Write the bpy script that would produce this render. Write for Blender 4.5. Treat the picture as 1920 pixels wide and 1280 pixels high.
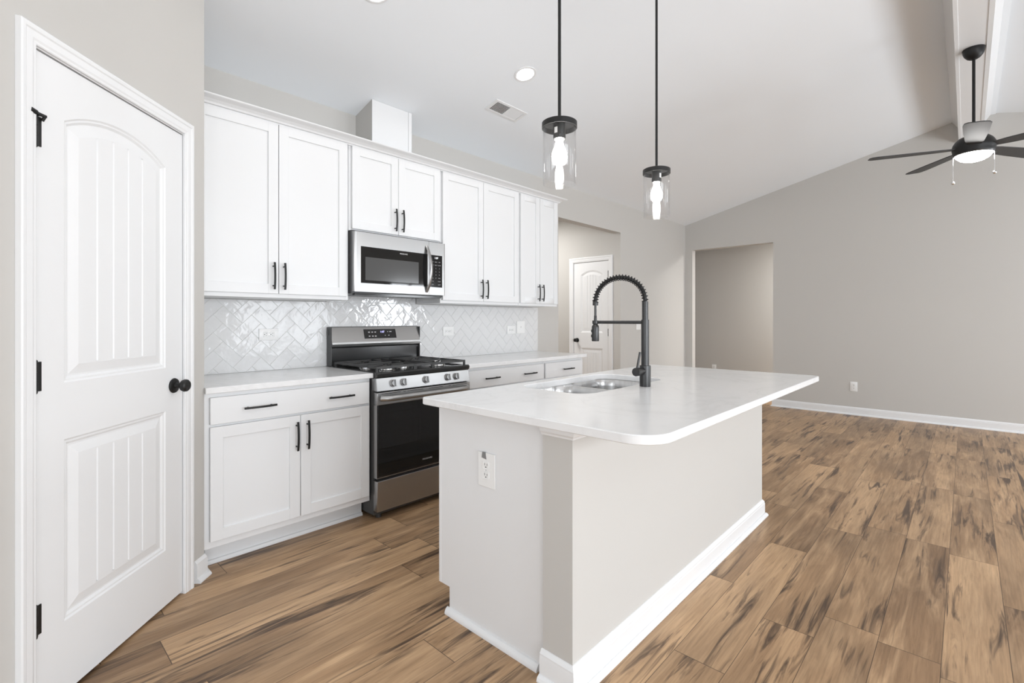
import bpy, bmesh, math, random
from mathutils import Vector, Matrix
from mathutils.geometry import tessellate_polygon
random.seed(7)
R = math.radians
sc = bpy.context.scene
for o in list(bpy.data.objects):
    bpy.data.objects.remove(o)

# ------------------------------------------------------------------ camera
# world: X runs along the cabinet wall, +Y towards it, Z up, metres
FPX, TH, CAMH, VH = 912.42, 0.7513, 1.2462, 599.13
cd = bpy.data.cameras.new('camera')
cam = bpy.data.objects.new('camera', cd)
sc.collection.objects.link(cam)
cam.location = (0, 0, CAMH)
cam.rotation_euler = (R(90), 0, TH - R(90))
cd.sensor_width = 36.0
cd.lens = 36.0 * FPX / 1920.0
cd.shift_x = 0.0
cd.shift_y = -(VH - 640.0) * -1 / 1920.0
cd.clip_start = 0.02
sc.camera = cam

# ------------------------------------------------------------------ view + world
sc.view_settings.view_transform = 'Standard'
sc.view_settings.look = 'None'
sc.view_settings.gamma = 1.0
sc.view_settings.use_curve_mapping = False
sc.view_settings.exposure = 0.09
world = bpy.data.worlds.new('sky')
sc.world = world
world.use_nodes = True
wn = world.node_tree
wn.nodes.clear()
wo = wn.nodes.new('ShaderNodeOutputWorld')
wb = wn.nodes.new('ShaderNodeBackground')
wb.inputs[0].default_value = (0.86, 0.93, 1.0, 1)
wb.inputs[1].default_value = 1.0
wn.links.new(wb.outputs[0], wo.inputs[0])


def area(name, loc, rot, sx, sy, power, col=(0.905, 0.95, 1.0)):
    l = bpy.data.lights.new(name, 'AREA')
    l.shape = 'RECTANGLE'
    l.size, l.size_y, l.energy, l.color = sx, sy, power, col
    o = bpy.data.objects.new(name, l)
    sc.collection.objects.link(o)
    o.location, o.rotation_euler = loc, rot
    return o


YR, XB = -3.42, -3.2          # right wall, rear wall (both behind the camera's view)
# daylight just outside the window openings: (wall, a0, a1, z0, z1)
WINS = [('right', 3.25, 5.05, 0.08, 2.10), ('right', 6.05, 7.15, 0.80, 2.10), ('right', 0.1, 2.1, 0.55, 2.10), ('right', -2.7, -0.5, 0.08, 2.10),  # last one unseen, added to light the base cabinets and pantry door
        ('rear', -2.6, -0.6, 0.08, 2.10), ('rear', 0.2, 1.4, 0.8, 2.10)]  # rear pair unseen, added as fill to flatten the light
WPOW = [15.0, 64.0, 44.0, 13.0, 4.0, 24.0]     # watts per square metre, window by window
for (w_, a0, a1, z0, z1), wp_ in zip(WINS, WPOW):
    A = (a1 - a0) * (z1 - z0)
    if w_ == 'right':
        area('daylight', ((a0 + a1) / 2, YR - 0.16, (z0 + z1) / 2), (R(90), 0, 0), a1 - a0, z1 - z0, A * wp_)
    else:
        area('daylight', (XB - 0.16, (a0 + a1) / 2, (z0 + z1) / 2), (R(90), 0, R(-90)), a1 - a0, z1 - z0, A * wp_)


# added fill panels brightening the hall and the room beyond, both out of view
area('hall_fill', (4.75, 4.6, 2.70), (0, 0, 0), 0.5, 0.5, 29, (1, 0.985, 0.96))
area('beyond_fill', (8.6, 1.2, 2.70), (0, 0, 0), 0.5, 0.5, 66, (1, 0.985, 0.96))


# ------------------------------------------------------------------ materials
def mat(name, col, rough=0.5, metal=0.0, spec=None, emit=None, es=1.0, coat=0.0):
    m = bpy.data.materials.new(name)
    m.use_nodes = True
    b = m.node_tree.nodes['Principled BSDF']
    b.inputs['Base Color'].default_value = (*col, 1)
    b.inputs['Roughness'].default_value = rough
    b.inputs['Metallic'].default_value = metal
    if spec is not None:
        b.inputs['Specular IOR Level'].default_value = spec
    if coat:
        b.inputs['Coat Weight'].default_value = coat
    if emit:
        b.inputs['Emission Color'].default_value = (*emit, 1)
        b.inputs['Emission Strength'].default_value = es
    return m


class NT:
    def __init__(s, m):
        s.t = m.node_tree
        s.b = s.t.nodes['Principled BSDF']

    def n(s, kind, **kw):
        x = s.t.nodes.new(kind)
        for k, v in kw.items():
            setattr(x, k, v)
        return x

    def l(s, a, b):
        s.t.links.new(a, b)

    def math(s, op, a, b=None, c=None):
        x = s.n('ShaderNodeMath', operation=op)
        for i, v in enumerate((a, b, c)):
            if v is None:
                continue
            if isinstance(v, (int, float)):
                x.inputs[i].default_value = v
            else:
                s.l(v, x.inputs[i])
        return x.outputs[0]

    def noise(s, vec, scale, detail=3, rough=0.5, dist=0.0):
        x = s.n('ShaderNodeTexNoise')
        x.inputs['Scale'].default_value = scale
        x.inputs['Detail'].default_value = detail
        x.inputs['Roughness'].default_value = rough
        x.inputs['Distortion'].default_value = dist
        s.l(vec, x.inputs['Vector'])
        return x.outputs['Fac']

    def ramp(s, fac, stops):
        x = s.n('ShaderNodeValToRGB')
        e = x.color_ramp.elements
        while len(e) < len(stops):
            e.new(0.5)
        for i, (p, c) in enumerate(stops):
            e[i].position = p
            e[i].color = (*c, 1) if len(c) == 3 else c
        s.l(fac, x.inputs[0])
        return x.outputs[0]

    def mix(s, fac, a, b, mode='MIX'):
        x = s.n('ShaderNodeMix', data_type='RGBA', blend_type=mode)
        for i, v in ((0, fac), (6, a), (7, b)):
            if isinstance(v, (int, float)):
                x.inputs[i].default_value = v
            elif isinstance(v, tuple):
                x.inputs[i].default_value = (*v, 1)
            else:
                s.l(v, x.inputs[i])
        return x.outputs[2]

    def bump(s, h, strength=0.1, dist=0.01):
        x = s.n('ShaderNodeBump')
        x.inputs['Strength'].default_value = strength
        x.inputs['Distance'].default_value = dist
        s.l(h, x.inputs['Height'])
        s.l(x.outputs[0], s.b.inputs['Normal'])


def painted(name, col, rough, bscale=400, bs=0.03):
    m = mat(name, col, rough)
    t = NT(m)
    co = t.n('ShaderNodeTexCoord').outputs['Object']
    t.bump(t.noise(co, bscale, 2), bs, 0.002)
    return m


M = {}
M['wall'] = painted('greige_wall_paint', (0.565, 0.549, 0.523), 0.75, 260, 0.06)
M['ceiling'] = painted('white_ceiling_paint', (0.86, 0.888, 0.915), 0.9, 200, 0.05)
M['trim'] = mat('white_trim_paint', (0.81, 0.815, 0.82), 0.35)
M['cabinet'] = mat('white_cabinet_paint', (0.79, 0.795, 0.80), 0.38)
M['door'] = mat('white_door_paint', (0.81, 0.815, 0.82), 0.4)
M['black'] = mat('matte_black_metal', (0.012, 0.012, 0.012), 0.45, 0.1, spec=0.4)
M['gunmetal'] = mat('brushed_dark_metal', (0.062, 0.062, 0.062), 0.36, 0.8)
M['chrome'] = mat('polished_metal', (0.8, 0.8, 0.8), 0.12, 1.0)
M['plastic'] = mat('white_plastic', (0.85, 0.85, 0.84), 0.3)
M['slot'] = mat('dark_slot', (0.02, 0.02, 0.02), 0.6)
M['grey_tape'] = mat('grey_tape', (0.22, 0.22, 0.22), 0.7)
M['enamel'] = mat('black_enamel', (0.018, 0.018, 0.018), 0.15)
M['iron'] = mat('cast_iron', (0.045, 0.045, 0.045), 0.5, 0.1)
M['darkside'] = mat('dark_grey_side_panel', (0.06, 0.06, 0.06), 0.4)
M['display'] = mat('black_display', (0.012, 0.012, 0.013), 0.08)
M['screen'] = mat('microwave_window_screen', (0.085, 0.085, 0.085), 0.12)
M['bglass'] = mat('black_glass', (0.014, 0.014, 0.014), 0.04)
M['ink'] = mat('pale_print', (0.55, 0.55, 0.55), 0.5)
M['led'] = mat('lit_digits', (0.3, 0.3, 0.5), 0.5, emit=(0.55, 0.55, 1.0), es=2.0)
M['ledw'] = mat('lit_white_digits', (0.5, 0.5, 0.5), 0.5, emit=(0.95, 0.97, 1.0), es=1.6)
M['bulb'] = mat('lit_bulb', (1, 1, 1), 0.4, emit=(1.0, 0.97, 0.94), es=100.0)
M['lens'] = mat('lit_lens', (1, 1, 1), 0.4, emit=(1.0, 0.98, 0.96), es=70.0)
M['fanglass'] = mat('lit_frosted_glass', (1, 1, 1), 0.4, emit=(1.0, 0.98, 0.96), es=30.0)
M['fanblade'] = mat('fan_blade_black', (0.030, 0.030, 0.030), 0.5)
M['fanbody'] = mat('fan_black', (0.008, 0.008, 0.008), 0.45, spec=0.35)
M['cream'] = mat('blind_white', (0.8, 0.8, 0.78), 0.5)

# stainless steel with a fine brushed grain
def steel(name, col, rough, axis_scale):
    m = mat(name, col, rough, 1.0)
    t = NT(m)
    co = t.n('ShaderNodeTexCoord').outputs['Object']
    mp = t.n('ShaderNodeMapping')
    mp.inputs['Scale'].default_value = axis_scale
    t.l(co, mp.inputs[0])
    nz = t.noise(mp.outputs[0], 1.0, 3)
    mr = t.n('ShaderNodeMapRange')
    mr.inputs[3].default_value = rough - 0.05
    mr.inputs[4].default_value = rough + 0.08
    t.l(nz, mr.inputs[0])
    t.l(mr.outputs[0], t.b.inputs['Roughness'])
    return m


M['steel'] = steel('brushed_stainless_steel', (0.43, 0.43, 0.43), 0.31, (4, 4, 700))
M['knob'] = mat('satin_knob_metal', (0.42, 0.42, 0.42), 0.34, 1.0)
M['sink'] = steel('sink_stainless_steel', (0.60, 0.60, 0.60), 0.24, (6, 6, 6))
t = NT(M['sink'])
mp = t.n('ShaderNodeMapping')
mp.inputs['Scale'].default_value = (34, 34, 1.2)
t.l(t.n('ShaderNodeTexCoord').outputs['Object'], mp.inputs[0])
t.bump(t.noise(mp.outputs[0], 1.0, 2, 0.5), 0.5, 0.004)

# clear thin glass
m = bpy.data.materials.new('clear_glass')
m.use_nodes = True
t = m.node_tree
t.nodes.clear()
out = t.nodes.new('ShaderNodeOutputMaterial')
mx = t.nodes.new('ShaderNodeMixShader')
tr = t.nodes.new('ShaderNodeBsdfTransparent')
tr.inputs[0].default_value = (0.985, 0.985, 0.985, 1)
gl = t.nodes.new('ShaderNodeBsdfGlossy')
gl.inputs['Roughness'].default_value = 0.02
lw = t.nodes.new('ShaderNodeLayerWeight')
lw.inputs[0].default_value = 0.5
pw = t.nodes.new('ShaderNodeMath')
pw.operation = 'POWER'
pw.inputs[1].default_value = 4.0
sc_ = t.nodes.new('ShaderNodeMath')
sc_.operation = 'MULTIPLY_ADD'
sc_.inputs[1].default_value = 0.55
sc_.inputs[2].default_value = 0.03
t.links.new(lw.outputs['Facing'], pw.inputs[0])
t.links.new(pw.outputs[0], sc_.inputs[0])
t.links.new(sc_.outputs[0], mx.inputs[0])
t.links.new(tr.outputs[0], mx.inputs[1])
t.links.new(gl.outputs[0], mx.inputs[2])
t.links.new(mx.outputs[0], out.inputs[0])
M['glass'] = m

# quartz worktop
m = mat('white_quartz', (0.80, 0.80, 0.80), 0.17, spec=0.35)
t = NT(m)
co = t.n('ShaderNodeTexCoord').outputs['Object']
n1 = t.noise(co, 1.6, 5, 0.6, 1.2)
v1 = t.math('ABSOLUTE', t.math('SUBTRACT', n1, 0.5))
n2 = t.noise(co, 5.0, 4, 0.6, 0.8)
v2 = t.math('ABSOLUTE', t.math('SUBTRACT', n2, 0.48))
c = t.ramp(v1, [(0.0, (0.775, 0.775, 0.775)), (0.03, (0.815, 0.815, 0.815)), (0.2, (0.83, 0.83, 0.83))])
c2 = t.ramp(v2, [(0.0, (0.975, 0.975, 0.975)), (0.03, (1, 1, 1))])
t.l(t.mix(0.8, c, c2, 'MULTIPLY'), t.b.inputs['Base Color'])
M['quartz'] = m

# glazed tile with a slightly wavy surface
m = mat('white_glazed_tile', (0.74, 0.74, 0.74), 0.06)
t = NT(m)
co = t.n('ShaderNodeTexCoord').outputs['Object']
t.bump(t.noise(co, 15, 2, 0.5, 0.6), 0.32, 0.008)
M['tile'] = m
M['grout'] = mat('pale_grout', (0.72, 0.72, 0.71), 0.8)

# plank floor: boards run along X, 0.185 wide
m = mat('wood_plank_floor', (0.4, 0.3, 0.2), 0.38, spec=0.3)
t = NT(m)
co = t.n('ShaderNodeTexCoord').outputs['Object']
sp = t.n('ShaderNodeSeparateXYZ')
t.l(co, sp.inputs[0])
X_, Y_ = sp.outputs[0], sp.outputs[1]
PW, PL = 0.185, 1.22
yy = t.math('DIVIDE', t.math('SUBTRACT', Y_, 0.067), PW)
row = t.math('FLOOR', yy)
wr = t.n('ShaderNodeTexWhiteNoise', noise_dimensions='1D')
t.l(row, wr.inputs['W'])
xx = t.math('ADD', t.math('DIVIDE', X_, PL), t.math('MULTIPLY', wr.outputs[0], 7.0))
colu = t.math('FLOOR', xx)
cmb = t.n('ShaderNodeCombineXYZ')
t.l(row, cmb.inputs[0])
t.l(colu, cmb.inputs[1])
wc = t.n('ShaderNodeTexWhiteNoise', noise_dimensions='2D')
t.l(cmb.outputs[0], wc.inputs['Vector'])
rnd = wc.outputs[0]
fx, fy = t.math('FRACT', xx), t.math('FRACT', yy)
# board-local vector with a random shift per board
gv = t.n('ShaderNodeCombineXYZ')
t.l(t.math('ADD', X_, t.math('MULTIPLY', rnd, 37.0)), gv.inputs[0])
t.l(t.math('MULTIPLY', Y_, 1.0), gv.inputs[1])
t.l(t.math('MULTIPLY', rnd, 19.0), gv.inputs[2])
def mapped(v, s):
    mp = t.n('ShaderNodeMapping')
    mp.inputs['Scale'].default_value = s
    t.l(v, mp.inputs[0])
    return mp.outputs[0]
g_fine = t.noise(mapped(gv.outputs[0], (5, 110, 1)), 1.0, 4, 0.65, 0.4)
g_mid = t.noise(mapped(gv.outputs[0], (1.8, 13, 1)), 1.0, 4, 0.55, 1.0)
g_knot = t.noise(mapped(gv.outputs[0], (1.9, 26, 1)), 1.0, 4, 0.6, 0.9)
g_broad = t.noise(mapped(gv.outputs[0], (1.2, 4, 1)), 1.0, 2, 0.5)
g_gate = t.noise(mapped(gv.outputs[0], (1.5, 5, 1)), 1.0, 1, 0.5)
base = t.ramp(rnd, [(0.0, (0.285, 0.182, 0.107)), (0.25, (0.42, 0.276, 0.163)), (0.5, (0.35, 0.23, 0.138)), (0.75, (0.51, 0.345, 0.21)), (1.0, (0.385, 0.255, 0.152))])
c = t.mix(t.ramp(g_mid, [(0.42, (0, 0, 0)), (0.72, (0.85, 0.85, 0.85))]), base, (0.60, 0.42, 0.265))
c = t.mix(1.0, c, t.ramp(g_broad, [(0.3, (0.68, 0.67, 0.67)), (0.65, (1.12, 1.11, 1.10))]), 'MULTIPLY')
g_dark = t.math('MULTIPLY', g_knot, t.math('ADD', t.math('MULTIPLY', g_gate, 1.0), 0.50))
c = t.mix(t.ramp(g_dark, [(0.55, (0, 0, 0)), (0.61, (0.45, 0.45, 0.45)), (0.71, (0.95, 0.95, 0.95))]), c, (0.085, 0.055, 0.038))
c = t.mix(0.85, c, t.ramp(g_fine, [(0.3, (0.74, 0.73, 0.72)), (0.6, (1.08, 1.08, 1.08))]), 'MULTIPLY')
# seams
sy = t.math('MINIMUM', fy, t.math('SUBTRACT', 1.0, fy))
sx = t.math('MINIMUM', fx, t.math('SUBTRACT', 1.0, fx))
seam = t.math('MAXIMUM', t.math('LESS_THAN', sy, 0.006), t.math('LESS_THAN', sx, 0.0012))
c = t.mix(t.math('MULTIPLY', seam, 0.85), c, (0.06, 0.04, 0.028))
c = t.mix(1.0, c, (0.985, 0.95, 0.89), 'MULTIPLY')
t.l(c, t.b.inputs['Base Color'])
t.bump(t.math('SUBTRACT', t.math('MULTIPLY', g_fine, 0.25), seam), 0.12, 0.002)
M['floor'] = m


# ------------------------------------------------------------------ mesh helpers
class MB:
    def __init__(s):
        s.bm = bmesh.new()

    def box(s, x0, x1, y0, y1, z0, z1, bev=0.0, seg=1, mi=0):
        vs = [s.bm.verts.new(p) for p in ((x0, y0, z0), (x1, y0, z0), (x1, y1, z0), (x0, y1, z0),
                                          (x0, y0, z1), (x1, y0, z1), (x1, y1, z1), (x0, y1, z1))]
        fs = [s.bm.faces.new([vs[i] for i in q]) for q in
              ((3, 2, 1, 0), (4, 5, 6, 7), (0, 1, 5, 4), (1, 2, 6, 5), (2, 3, 7, 6), (3, 0, 4, 7))]
        for f in fs:
            f.material_index = mi
        if bev:
            es = list({e for f in fs for e in f.edges})
            r = bmesh.ops.bevel(s.bm, geom=es, offset=bev, segments=seg, profile=0.5, affect='EDGES')
            for f in r['faces']:
                f.material_index = mi
        return s

    def loft(s, rings, closed=True, cap=True, mi=0):
        """rings: lists of points with the same count, bridged in turn"""
        R_ = [[s.bm.verts.new(p) for p in r] for r in rings]
        n = len(R_[0])
        for a, b in zip(R_, R_[1:]):
            for i in range(n if closed else n - 1):
                j = (i + 1) % n
                try:
                    f = s.bm.faces.new((a[i], a[j], b[j], b[i]))
                    f.material_index = mi
                except ValueError:
                    pass
        if cap:
            for r, rev in ((R_[0], True), (R_[-1], False)):
                try:
                    f = s.bm.faces.new(list(reversed(r)) if rev else r)
                    f.material_index = mi
                except ValueError:
                    pass
        return s

    def prism(s, pts, axis, a0, a1, mi=0):
        """pts 2D in the plane perpendicular to axis; 'x': (y,z) 'y': (x,z) 'z': (x,y)"""
        def P(p, a):
            return {'x': (a, p[0], p[1]), 'y': (p[0], a, p[1]), 'z': (p[0], p[1], a)}[axis]
        return s.loft([[P(p, a0) for p in pts], [P(p, a1) for p in pts]], mi=mi)

    def lathe(s, prof, c=(0, 0, 0), n=32, axis='z', cap=False, mi=0):
        """prof: (radius, height) from bottom to top; closed at r=0 ends"""
        rings = []
        for r, h in prof:
            r = max(r, 1e-5)
            ring = []
            for i in range(n):
                a = 2 * math.pi * i / n
                u, v = r * math.cos(a), r * math.sin(a)
                p = {'z': (u, v, h), 'y': (v, h, u), 'x': (h, u, v)}[axis]
                ring.append((p[0] + c[0], p[1] + c[1], p[2] + c[2]))
            rings.append(ring)
        return s.loft(rings, cap=cap, mi=mi)

    def cyl(s, a, b, r, n=20, r2=None, mi=0):
        a, b = Vector(a), Vector(b)
        d = (b - a).normalized()
        q = d.to_track_quat('Z', 'Y')
        r2 = r if r2 is None else r2
        rings = [[tuple(p + q @ Vector((rr * math.cos(2 * math.pi * i / n), rr * math.sin(2 * math.pi * i / n), 0)))
                  for i in range(n)] for p, rr in ((a, r), (b, r2))]
        return s.loft(rings, mi=mi)

    def tube(s, pts, r, n=10, mi=0, flat=None):
        """round (or flattened: flat=(a,b)) tube along points, parallel-transported"""
        pts = [Vector(p) for p in pts]
        T = [(pts[min(i + 1, len(pts) - 1)] - pts[max(i - 1, 0)]).normalized() for i in range(len(pts))]
        up = Vector((0, 0, 1)) if abs(T[0].z) < 0.9 else Vector((1, 0, 0))
        N = (up - T[0] * up.dot(T[0])).normalized()
        rings = []
        for i, p in enumerate(pts):
            if i:
                N = (N - T[i] * N.dot(T[i])).normalized()
            B = T[i].cross(N)
            rr = r[i] if isinstance(r, (list, tuple)) else r
            ra, rb = (rr, rr) if not flat else flat
            rings.append([tuple(p + N * ra * math.cos(2 * math.pi * k / n) + B * rb * math.sin(2 * math.pi * k / n)) for k in range(n)])
        return s.loft(rings, mi=mi)

    def sphere(s, c, r, n=20, m=12, sz=1.0, mi=0):
        prof = [(r * math.sin(math.pi * i / m), -r * sz * math.cos(math.pi * i / m)) for i in range(m + 1)]
        return s.lathe(prof, c, n, mi=mi)

    def molding(s, path, prof, closed=False, mi=0, flip=1):
        """sweep profile (out, z) along a horizontal path of (x,y), mitred; 'out' is to the right of travel * flip"""
        P = [Vector((p[0], p[1])) for p in path]
        n = len(P)
        rings = []
        for i in range(n):
            if closed:
                a, b = P[i] - P[i - 1], P[(i + 1) % n] - P[i]
            else:
                a = P[i] - P[i - 1] if i else P[1] - P[0]
                b = P[i + 1] - P[i] if i < n - 1 else P[-1] - P[-2]
            a.normalize(); b.normalize()
            na, nb = Vector((a.y, -a.x)) * flip, Vector((b.y, -b.x)) * flip
            mvec = (na + nb)
            mvec = mvec / max(mvec.dot(na), 1e-4)
            rings.append([(P[i].x + mvec.x * o, P[i].y + mvec.y * o, z) for o, z in prof])
        if closed:
            rings.append(rings[0])
        return s.loft(rings, cap=not closed, mi=mi)

    def build(s, name, mats, parent=None, smooth=True, ang=35, weld=False):
        if weld:
            bmesh.ops.remove_doubles(s.bm, verts=s.bm.verts, dist=1e-5)
        bmesh.ops.recalc_face_normals(s.bm, faces=s.bm.faces)
        if parent is not None:
            r = parent
            while r.parent:
                r = r.parent
            if not r.get('_local'):
                bmesh.ops.translate(s.bm, verts=s.bm.verts, vec=-Vector(r.location))
        s.bm.normal_update()
        if smooth:
            for f in s.bm.faces:
                f.smooth = not (f.calc_area() > 0.01 or (len(f.verts) == 3 and abs(f.normal.z) > 0.999))
            for e in s.bm.edges:
                e.smooth = len(e.link_faces) == 2 and e.calc_face_angle(0) < R(ang)
        me = bpy.data.meshes.new(name)
        s.bm.to_mesh(me)
        s.bm.free()
        for m_ in (mats if isinstance(mats, (list, tuple)) else [mats]):
            me.materials.append(m_)
        o = bpy.data.objects.new(name, me)
        sc.collection.objects.link(o)
        if parent is not None:
            o.parent = parent
        return o


def thing(name, label, cat, loc=(0, 0, 0), rz=0.0, group=None, local=False):
    o = bpy.data.objects.new(name, None)
    o.empty_display_size = 0.05
    sc.collection.objects.link(o)
    o.location = loc
    o.rotation_euler = (0, 0, rz)
    if label:
        o['label'] = label
        o['category'] = cat
    if group:
        o['group'] = group
    if local:
        o['_local'] = 1
    return o


def tag(o, label, cat, group=None):
    o['label'], o['category'] = label, cat
    if group:
        o['group'] = group
    return o


def structure(o, label=None, cat=None):
    o['kind'] = 'structure'
    if label:
        o['label'] = label
        o['category'] = cat
    return o


def text_into(mb, s, size, origin, right, up, mi=0, lift=0.0004, align='CENTER'):
    """flat lettering laid on a surface: origin = centre of the line, right/up = directions"""
    cu = bpy.data.curves.new('lettering', 'FONT')
    cu.body, cu.size, cu.align_x, cu.align_y = s, size, align, 'CENTER'
    cu.resolution_u = 2
    ob = bpy.data.objects.new('lettering', cu)
    sc.collection.objects.link(ob)
    dg = bpy.context.evaluated_depsgraph_get()
    me = bpy.data.meshes.new_from_object(ob.evaluated_get(dg))
    right, up = Vector(right).normalized(), Vector(up).normalized()
    nrm = right.cross(up)
    vs = [mb.bm.verts.new(Vector(origin) + right * v.co.x + up * v.co.y + nrm * lift) for v in me.vertices]
    for p in me.polygons:
        try:
            f = mb.bm.faces.new([vs[i] for i in p.vertices])
            f.material_index = mi
        except ValueError:
            pass
    bpy.data.objects.remove(ob)
    bpy.data.meshes.remove(me)
    bpy.data.curves.remove(cu)


def fill(mb, loops, mi=0):
    """triangulate a flat region bounded by loops[0] with holes loops[1:] (lists of BMVerts)"""
    allv = [v for l_ in loops for v in l_]
    for tri in tessellate_polygon([[v.co.copy() for v in l_] for l_ in loops]):
        try:
            f = mb.bm.faces.new([allv[i] for i in tri])
            f.material_index = mi
        except ValueError:
            pass


def rrect(x0, x1, y0, y1, rs, n=8):
    """rounded rectangle, counter-clockwise; rs = radii at (x0y0, x1y0, x1y1, x0y1)"""
    if not isinstance(rs, (list, tuple)):
        rs = [rs] * 4
    out = []
    for (cx, cy, a0), r in zip((((x0, y0, 180)), (x1, y0, 270), (x1, y1, 0), (x0, y1, 90)), rs):
        ox = cx + (r if cx == x0 else -r)
        oy = cy + (r if cy == y0 else -r)
        for i in range(n + 1):
            a = R(a0 + 90 * i / n)
            out.append((ox + r * math.cos(a), oy + r * math.sin(a)))
    return out


def slab(mb, outer_fn, z0, z1, hole_fn=None, bev=0.003):
    """worktop slab: outer_fn(d) / hole_fn(d) return the outline inset by d"""
    def ring(pts, z):
        return [mb.bm.verts.new((p[0], p[1], z)) for p in pts]
    def bridge(a, b):
        n = len(a)
        for i in range(n):
            j = (i + 1) % n
            mb.bm.faces.new((a[i], a[j], b[j], b[i]))
    o = [ring(outer_fn(bev), z0), ring(outer_fn(0), z0 + bev), ring(outer_fn(0), z1 - bev), ring(outer_fn(bev), z1)]
    for a, b in zip(o, o[1:]):
        bridge(a, b)
    top, bot = [o[3]], [o[0]]
    if hole_fn:
        h = [ring(hole_fn(0), z0), ring(hole_fn(0), z1 - bev), ring(hole_fn(-bev), z1)]
        for a, b in zip(h, h[1:]):
            bridge(a, b)
        top.append(h[2])
        bot.append(h[0])
    fill(mb, top)
    fill(mb, bot)


# ================================================================== SETTING
YW, XF, WT = 3.345, 7.712, 0.115            # cabinet wall, far wall, wall thickness
ZC, SL = 2.773, 0.2445                      # ceiling height at the cabinet wall, slope
RY, RZ = -0.037, 0.0


def zceil(y):
    return ZC + SL * (YW - y) if y > RY else ZC + SL * (y - YR)


PX, PY = 0.71, 2.719                        # outer corner of the pantry
DLEN = 1.35
PEX, PEY = PX - DLEN / 2 ** .5, PY - DLEN / 2 ** .5

# floor
mb = MB()
mb.box(XB - 0.1, 11.0, YR - 0.15, 6.2, -0.05, 0.0)
structure(mb.build('floor', M['floor']))

# ceiling: two slopes, and flat hall ceilings
zr = zceil(0.129)
mb = MB()
mb.prism([(YW + WT, ZC - SL * WT), (0.129, zr), (0.129, zr + 0.15), (YW + WT, ZC + 0.12)], 'x', XB - 0.1, XF + WT)
zr2 = 3.577
sl2 = (zr2 - 2.77) / (-0.21 - YR)
mb.prism([(YR - WT, 2.77 - sl2 * WT), (-0.21, zr2), (-0.21, zr2 + 0.15), (YR - WT, 2.9)], 'x', XB - 0.1, XF + WT)
mb.box(XB - 0.1, XF + WT, -0.24, 0.16, 3.56, 3.72)
structure(mb.build('ceiling', M['ceiling'], smooth=False))
mb = MB()
mb.box(3.6, XF + WT + 3.2, YW + WT + 0.001, 6.2, 2.745, 2.85)
mb.box(XF + WT + 0.001, 11.0, YR, YW + WT, 2.745, 2.85)
structure(mb.build('ceiling', M['ceiling'], smooth=False))

# ridge beam: box beam with cove boards each side
mb = MB()
mb.prism([(0.135, 3.575), (0.129, 3.563), (0.069, 3.483), (0.069, 3.31), (0.066, 3.30), (0.044, 3.30), (0.042, 3.305),
          (-0.108, 3.305), (-0.110, 3.30), (-0.137, 3.30), (-0.14, 3.31), (-0.15, 3.49), (-0.21, 3.577), (-0.22, 3.59)],
         'x', XB, XF - 0.001)
structure(mb.build('trim_1', M['trim'], smooth=False), 'white boxed beam along the ridge of the vaulted ceiling', 'beam')

# wall_back: the cabinet wall with the hall opening
OX0, OX1, OZ = 4.343, 5.685, 2.397
mb = MB()
def wall_y(mb, y0, y1, x0, x1, openings, ztop0, ztop1=None):
    """wall in the XZ plane with openings (a0,a1,z0,z1)"""
    ztop1 = ztop0 if ztop1 is None else ztop1
    xs = x0
    for a0, a1, z0, z1 in sorted(openings):
        if a0 > xs:
            mb.box(xs, a0, y0, y1, 0, ztop0)
        if z0 > 0:
            mb.box(a0, a1, y0, y1, 0, z0)
        mb.box(a0, a1, y0, y1, z1, ztop0)
        xs = a1
    mb.box(xs, x1, y0, y1, 0, ztop0)
wall_y(mb, YW, YW + WT, XB, XF + WT, [(OX0, OX1, 0, OZ)], 2.80)
structure(mb.build('wall_back', M['wall'], smooth=False))

# far wall (X = XF), gable shaped, with an opening
GY0, GY1, GZ = 2.042, 3.229, 2.364
mb = MB()
def gable(mb, x0, x1, openings):
    ys = YR
    def top(a, b):
        pts = [a]
        for k in (-0.21, 0.129):
            if a < k < b:
                pts.append(k)
        pts.append(b)
        def zz(y):
            return 2.772 + SL * (YW - y) if y >= 0.129 else (zr2 - sl2 * (-0.21 - y) if y <= -0.21 else 3.60)
        return [(p, zz(p) + 0.03) for p in pts]
    def piece(a, b, z0):
        t_ = top(a, b)
        mb.prism([(a, z0), (b, z0)] + list(reversed(t_)), 'x', x0, x1)
    for a0, a1, z0, z1 in sorted(openings):
        piece(ys, a0, 0)
        if z0 > 0:
            mb.box(x0, x1, a0, a1, 0, z0)
        piece(a0, a1, z1)
        ys = a1
    piece(ys, YW + WT, 0)
gable(mb, XF, XF + WT, [(GY0, GY1, 0, GZ)])
structure(mb.build('wall_far', M['wall'], smooth=False))

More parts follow.
